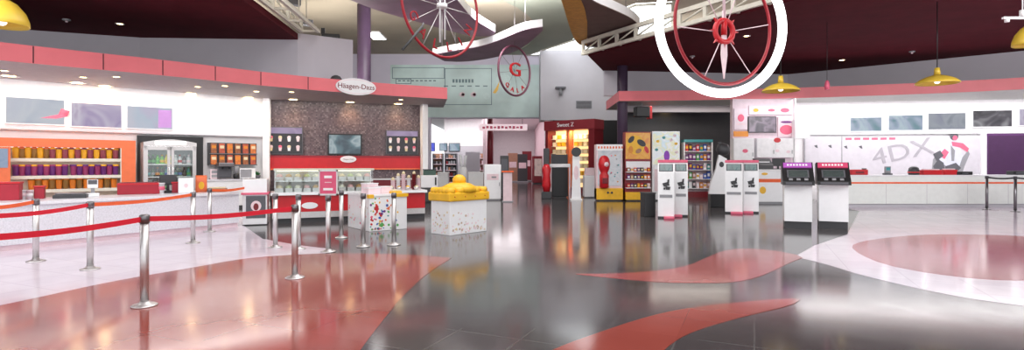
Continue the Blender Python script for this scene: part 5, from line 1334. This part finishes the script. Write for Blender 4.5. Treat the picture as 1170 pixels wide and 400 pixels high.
# far shelving and screens on the passage wall
FP = Fr((XB(492,42)-0.3,42),(XB(556,42),42))
for k,(r_,p_) in enumerate((((488.5,163,497,173),picture('screen_cobalt',[(0.05,0.08,0.6),(0.12,0.15,0.85),(0.2,0.3,0.9)],1.5,0.9,1,1)),((502,163.5,511,172.5),pa),((513,163.5,525.5,173),pa))):
    screen(['bright blue','pale','wide pale blue'][k]+' small screen on the far passage wall',FP,r_,0,p_,'small screens on the far wall',bw=0.04)
for k,(px0,px1) in enumerate(((494,506),(508,522),(536,556))):
    cx=(XB(px0,40.8)+XB(px1,40.8))/2; w=XB(px1,40.8)-XB(px0,40.8)
    t = thing('far_shelf','dark goods shelf against the far passage wall, %s from the left'%ORD[k],'shelf',(cx,40.8,0),0,'goods shelves at the far wall')
    B().box(-w/2,w/2,0.5,0.55,0,2.3,brownprint if k!=1 else charcoal).box(-w/2,-w/2+0.05,0,0.55,0,2.3,dgrey).box(w/2-0.05,w/2,0,0.55,0,2.3,dgrey).link('frame',t)
    for r_ in range(5):
        sh = B().box(-w/2+0.05,w/2-0.05,0.02,0.5,0.1+r_*0.45,0.14+r_*0.45,palepink).link('shelf',t)
        for q in range(4): B().box(-w/2+0.1+(w-0.2)*q/4,-w/2+0.06+(w-0.2)*(q+0.9)/4,0.1,0.4,0.14+r_*0.45,0.14+r_*0.45+R.uniform(0.18,0.3),R.choice([charcoal,winered,brownprint,grey,palepink,dgrey]),bv=0.02).link('goods',sh)
t = thing('grey_locker','pale grey double locker at the right of the far shelves','locker',(XB(540,38.2),38.2,0),0)
B().box(-0.5,0.5,0,0.5,0.05,2.35,greywall2).link('body',t); B().box(-0.48,-0.01,-0.02,0,0.1,2.3,greywall2).link('door',t); B().box(0.01,0.48,-0.02,0,0.1,2.3,greywall2).link('door',t); B().box(-0.48,0.48,0.02,0.48,0,0.05,charcoal).link('plinth',t)
# hanging pink lit sign
c = at(575,145.5,33.9)
t = thing('hanging_sign','long pale sign with red lettering hanging in the passage entrance','sign',c,0)
b=B().box(-1.5,1.5,0,0.12,-0.2,0.2,mat('sign_blush',(0.85,0.70,0.74),0.4,emit=(1.0,0.75,0.8),es=0.5)); b.link('panel',t)
b=B()
for k in range(11): b.box(-1.3+k*0.235,-1.14+k*0.235,-0.008,0,-0.09+0.03*(k%2),0.08-0.03*(k%3==0),pink)
b.link('lettering',t)
B().tube([(-1.2,0.06,0.2),(-1.2,0.06,5.0-c[2])],0.02,grey,6).tube([(1.2,0.06,0.2),(1.2,0.06,5.0-c[2])],0.02,grey,6).link('hanger',t)
# passage pieces
t = thing('wall_frame','white framed notice on the right passage wall','frame',(XB(632,31.5)-0.1,36.5,2.75),0)
B().box(-0.06,0,-0.6,0.6,0,1.1,gloss_white).link('frame',t); B().box(-0.066,-0.06,-0.5,0.5,0.1,1.0,mat('notice_grey',(0.5,0.48,0.5),0.5)).link('notice',t)
for k,(px,yy_,hh,m_,lb) in enumerate(((597,44,2.3,charcoal,'dark slim banner stand deep in the passage'),(602,47,2.6,winered,'wine red banner stand deep in the passage'),(586,45,2.4,brownprint,'brown banner stand at the left of the passage'))):
    x = XB(px,yy_)
    t = thing('banner_stand',lb,'banner',(x,yy_,0),0,'banner stands in the passage')
    B().box(-0.4,0.4,0,0.06,0.1,hh,m_).link('banner',t); B().box(-0.45,0.45,-0.15,0.2,0,0.1,grey,bv=0.02).link('base',t); B().box(-0.3,0.3,-0.006,0,hh*0.5,hh*0.7,palepink).link('print',t)
x = XB(612,40)
t = thing('vending_machine','reddish vending machine along the right passage wall','vending machine',(XB(616,41),41,0),0.1)
B().box(-0.45,0.45,0,0.8,0.08,2.1,winered,bv=0.02).link('body',t); B().box(-0.36,0.2,-0.02,0,0.6,1.9,picture('vend_panel',[(0.5,0.35,0.35),(0.7,0.5,0.45),(0.4,0.3,0.3)],3,0.5,1,1)).link('window',t); B().box(0.24,0.4,-0.02,0,0.9,1.5,dgrey).link('keypad',t); B().box(-0.4,0.4,0.05,0.75,0,0.08,charcoal).link('plinth',t)

# ---------------------------------------------------------------- light
def area(name, loc, size, power, rot=(0,0,0), col=(1,1,1), sy=None):
    l = bpy.data.lights.new(name,'AREA'); l.energy = power; l.color = col; l.shape='RECTANGLE'; l.size = size; l.size_y = sy or size
    o = bpy.data.objects.new(name,l); COL.objects.link(o); o.location = loc; o.rotation_euler = rot
    return o
area('atrium_fill', (0,11,8.1), 9, 950, sy=11)  # broad unseen fill, added to brighten the hall evenly
area('left_hall_fill', (-10.5,6,5.0), 6, 420, (0.75,0,0.25), sy=3)  # added fill, tilted to brighten the left walls and bulkhead
area('right_hall_fill', (14,7,5.0), 8, 900, (0.8,0,-0.1), sy=3)  # added fill, tilted to brighten the right bulkhead and counter front
area('entrance_fill', (1,2,8.1), 8, 380, sy=5)  # overhead fill added for the foreground floor, not a fixture
area('back_wall_fill', (-1.5,20.5,8.0), 8.0, 1150, (math.radians(52),0,0), sy=2.0)  # added out of view, aimed to brighten the back wall
area('left_front_downlights', FL.w(FL.L/2, 2.7, ZS-0.03), 7.5, 130, (0,0,FL.rz), (1,0.95,0.92), 1.0)
area('right_counter_fill', FR.w(6, 2.0, ZR-0.03), 13, 340, (0,0,FR.rz), (1,0.98,0.98), 1.8)  # sheet of light added to brighten the floor by the counter
area('recess_light', (8,23.6,ZR-0.03), 4, 60, (0,0,0), (1,0.9,0.8), 0.5)
area('candy_shop_light', FS.w(WS*0.45, -0.2, HS-0.55), 1.6, 40, (math.radians(15),0,FS.rz), (1,0.80,0.5), 0.2)
for px, py in far:                                    # one warm lamp in each wide downlight
    x, y = G(px, py, ZS)
    l = bpy.data.lights.new('downlight_lamp','SPOT'); l.energy = 60; l.color = (1,0.72,0.38); l.spot_size = 2.2; l.spot_blend = 0.8; l.shadow_soft_size = 0.08
    ob = bpy.data.objects.new('downlight_lamp', l); COL.objects.link(ob); ob.location = (x, y, ZS-0.05)
# added uplights hidden above the lowered ceilings, standing in for daylight bounce
area('left_roof_fill', (-8.6,11,6.0), 2.5, 330, (PI,0,0), (1,0.96,0.88), 12)
area('left_shop_roof_fill', (-8.5,22.0,4.6), 5, 330, (PI,0,0), (1,0.96,0.88), 1.5)
area('right_roof_fill', (10.5,15,6.0), 3, 330, (PI,0,0), (1,0.96,0.88), 12)
area('right_shop_roof_fill', (12,26.2,6.0), 10, 330, (PI,0,0), (1,0.97,0.92), 1.5)
# wall washers under the soffits
c = FL.w(FL.L/2-0.5, 0.8, ZS-0.03); area('left_wall_washer', c, 8.5, 100, (math.radians(10),0,FL.rz), (1,0.97,0.95), 0.4)
c = FM.w(FM.L/2, 0.9, ZS-0.03); area('ice_cream_washer', c, 5.0, 45, (math.radians(10),0,FM.rz), (1,0.93,0.85), 0.15)
c = FR.w(6, 0.8, ZR-0.03); area('right_wall_washer', c, 13, 105, (math.radians(10),0,FR.rz), (1,0.98,1.0), 0.4)
area('menu_washer', ((qx0+qx1)/2, 21.1, ZR-0.03), 2.2, 25, (math.radians(14),0,0), (1,0.96,0.98), 0.12)
area('passage_light', (-0.8,44,4.95), 3, 430, sy=16, col=(1,0.95,0.98))
area('passage_shop_light', (-4.2,39.0,4.95), 4, 300, sy=3)
w = bpy.data.worlds.new('World'); scene.world = w; w.use_nodes = True
w.node_tree.nodes['Background'].inputs[0].default_value = (0.95,0.97,1.0,1); w.node_tree.nodes['Background'].inputs[1].default_value = 1.5

# ---------------------------------------------------------------- camera
cam = bpy.data.cameras.new('Camera'); co = bpy.data.objects.new('Camera', cam); COL.objects.link(co)
co.location = (0,0,EYE); co.rotation_euler = (PI/2,0,0)
cam.sensor_fit='HORIZONTAL'; cam.sensor_width = 36; cam.lens = F0/1170*36
cam.shift_y = (HY-200)/1170          # horizon sits at row 187
cam.clip_end = 300
scene.camera = co
scene.view_settings.view_transform = 'Standard'; scene.view_settings.look = 'None'
scene.view_settings.exposure = 0.0; scene.view_settings.gamma = 1.0; scene.view_settings.use_curve_mapping = False
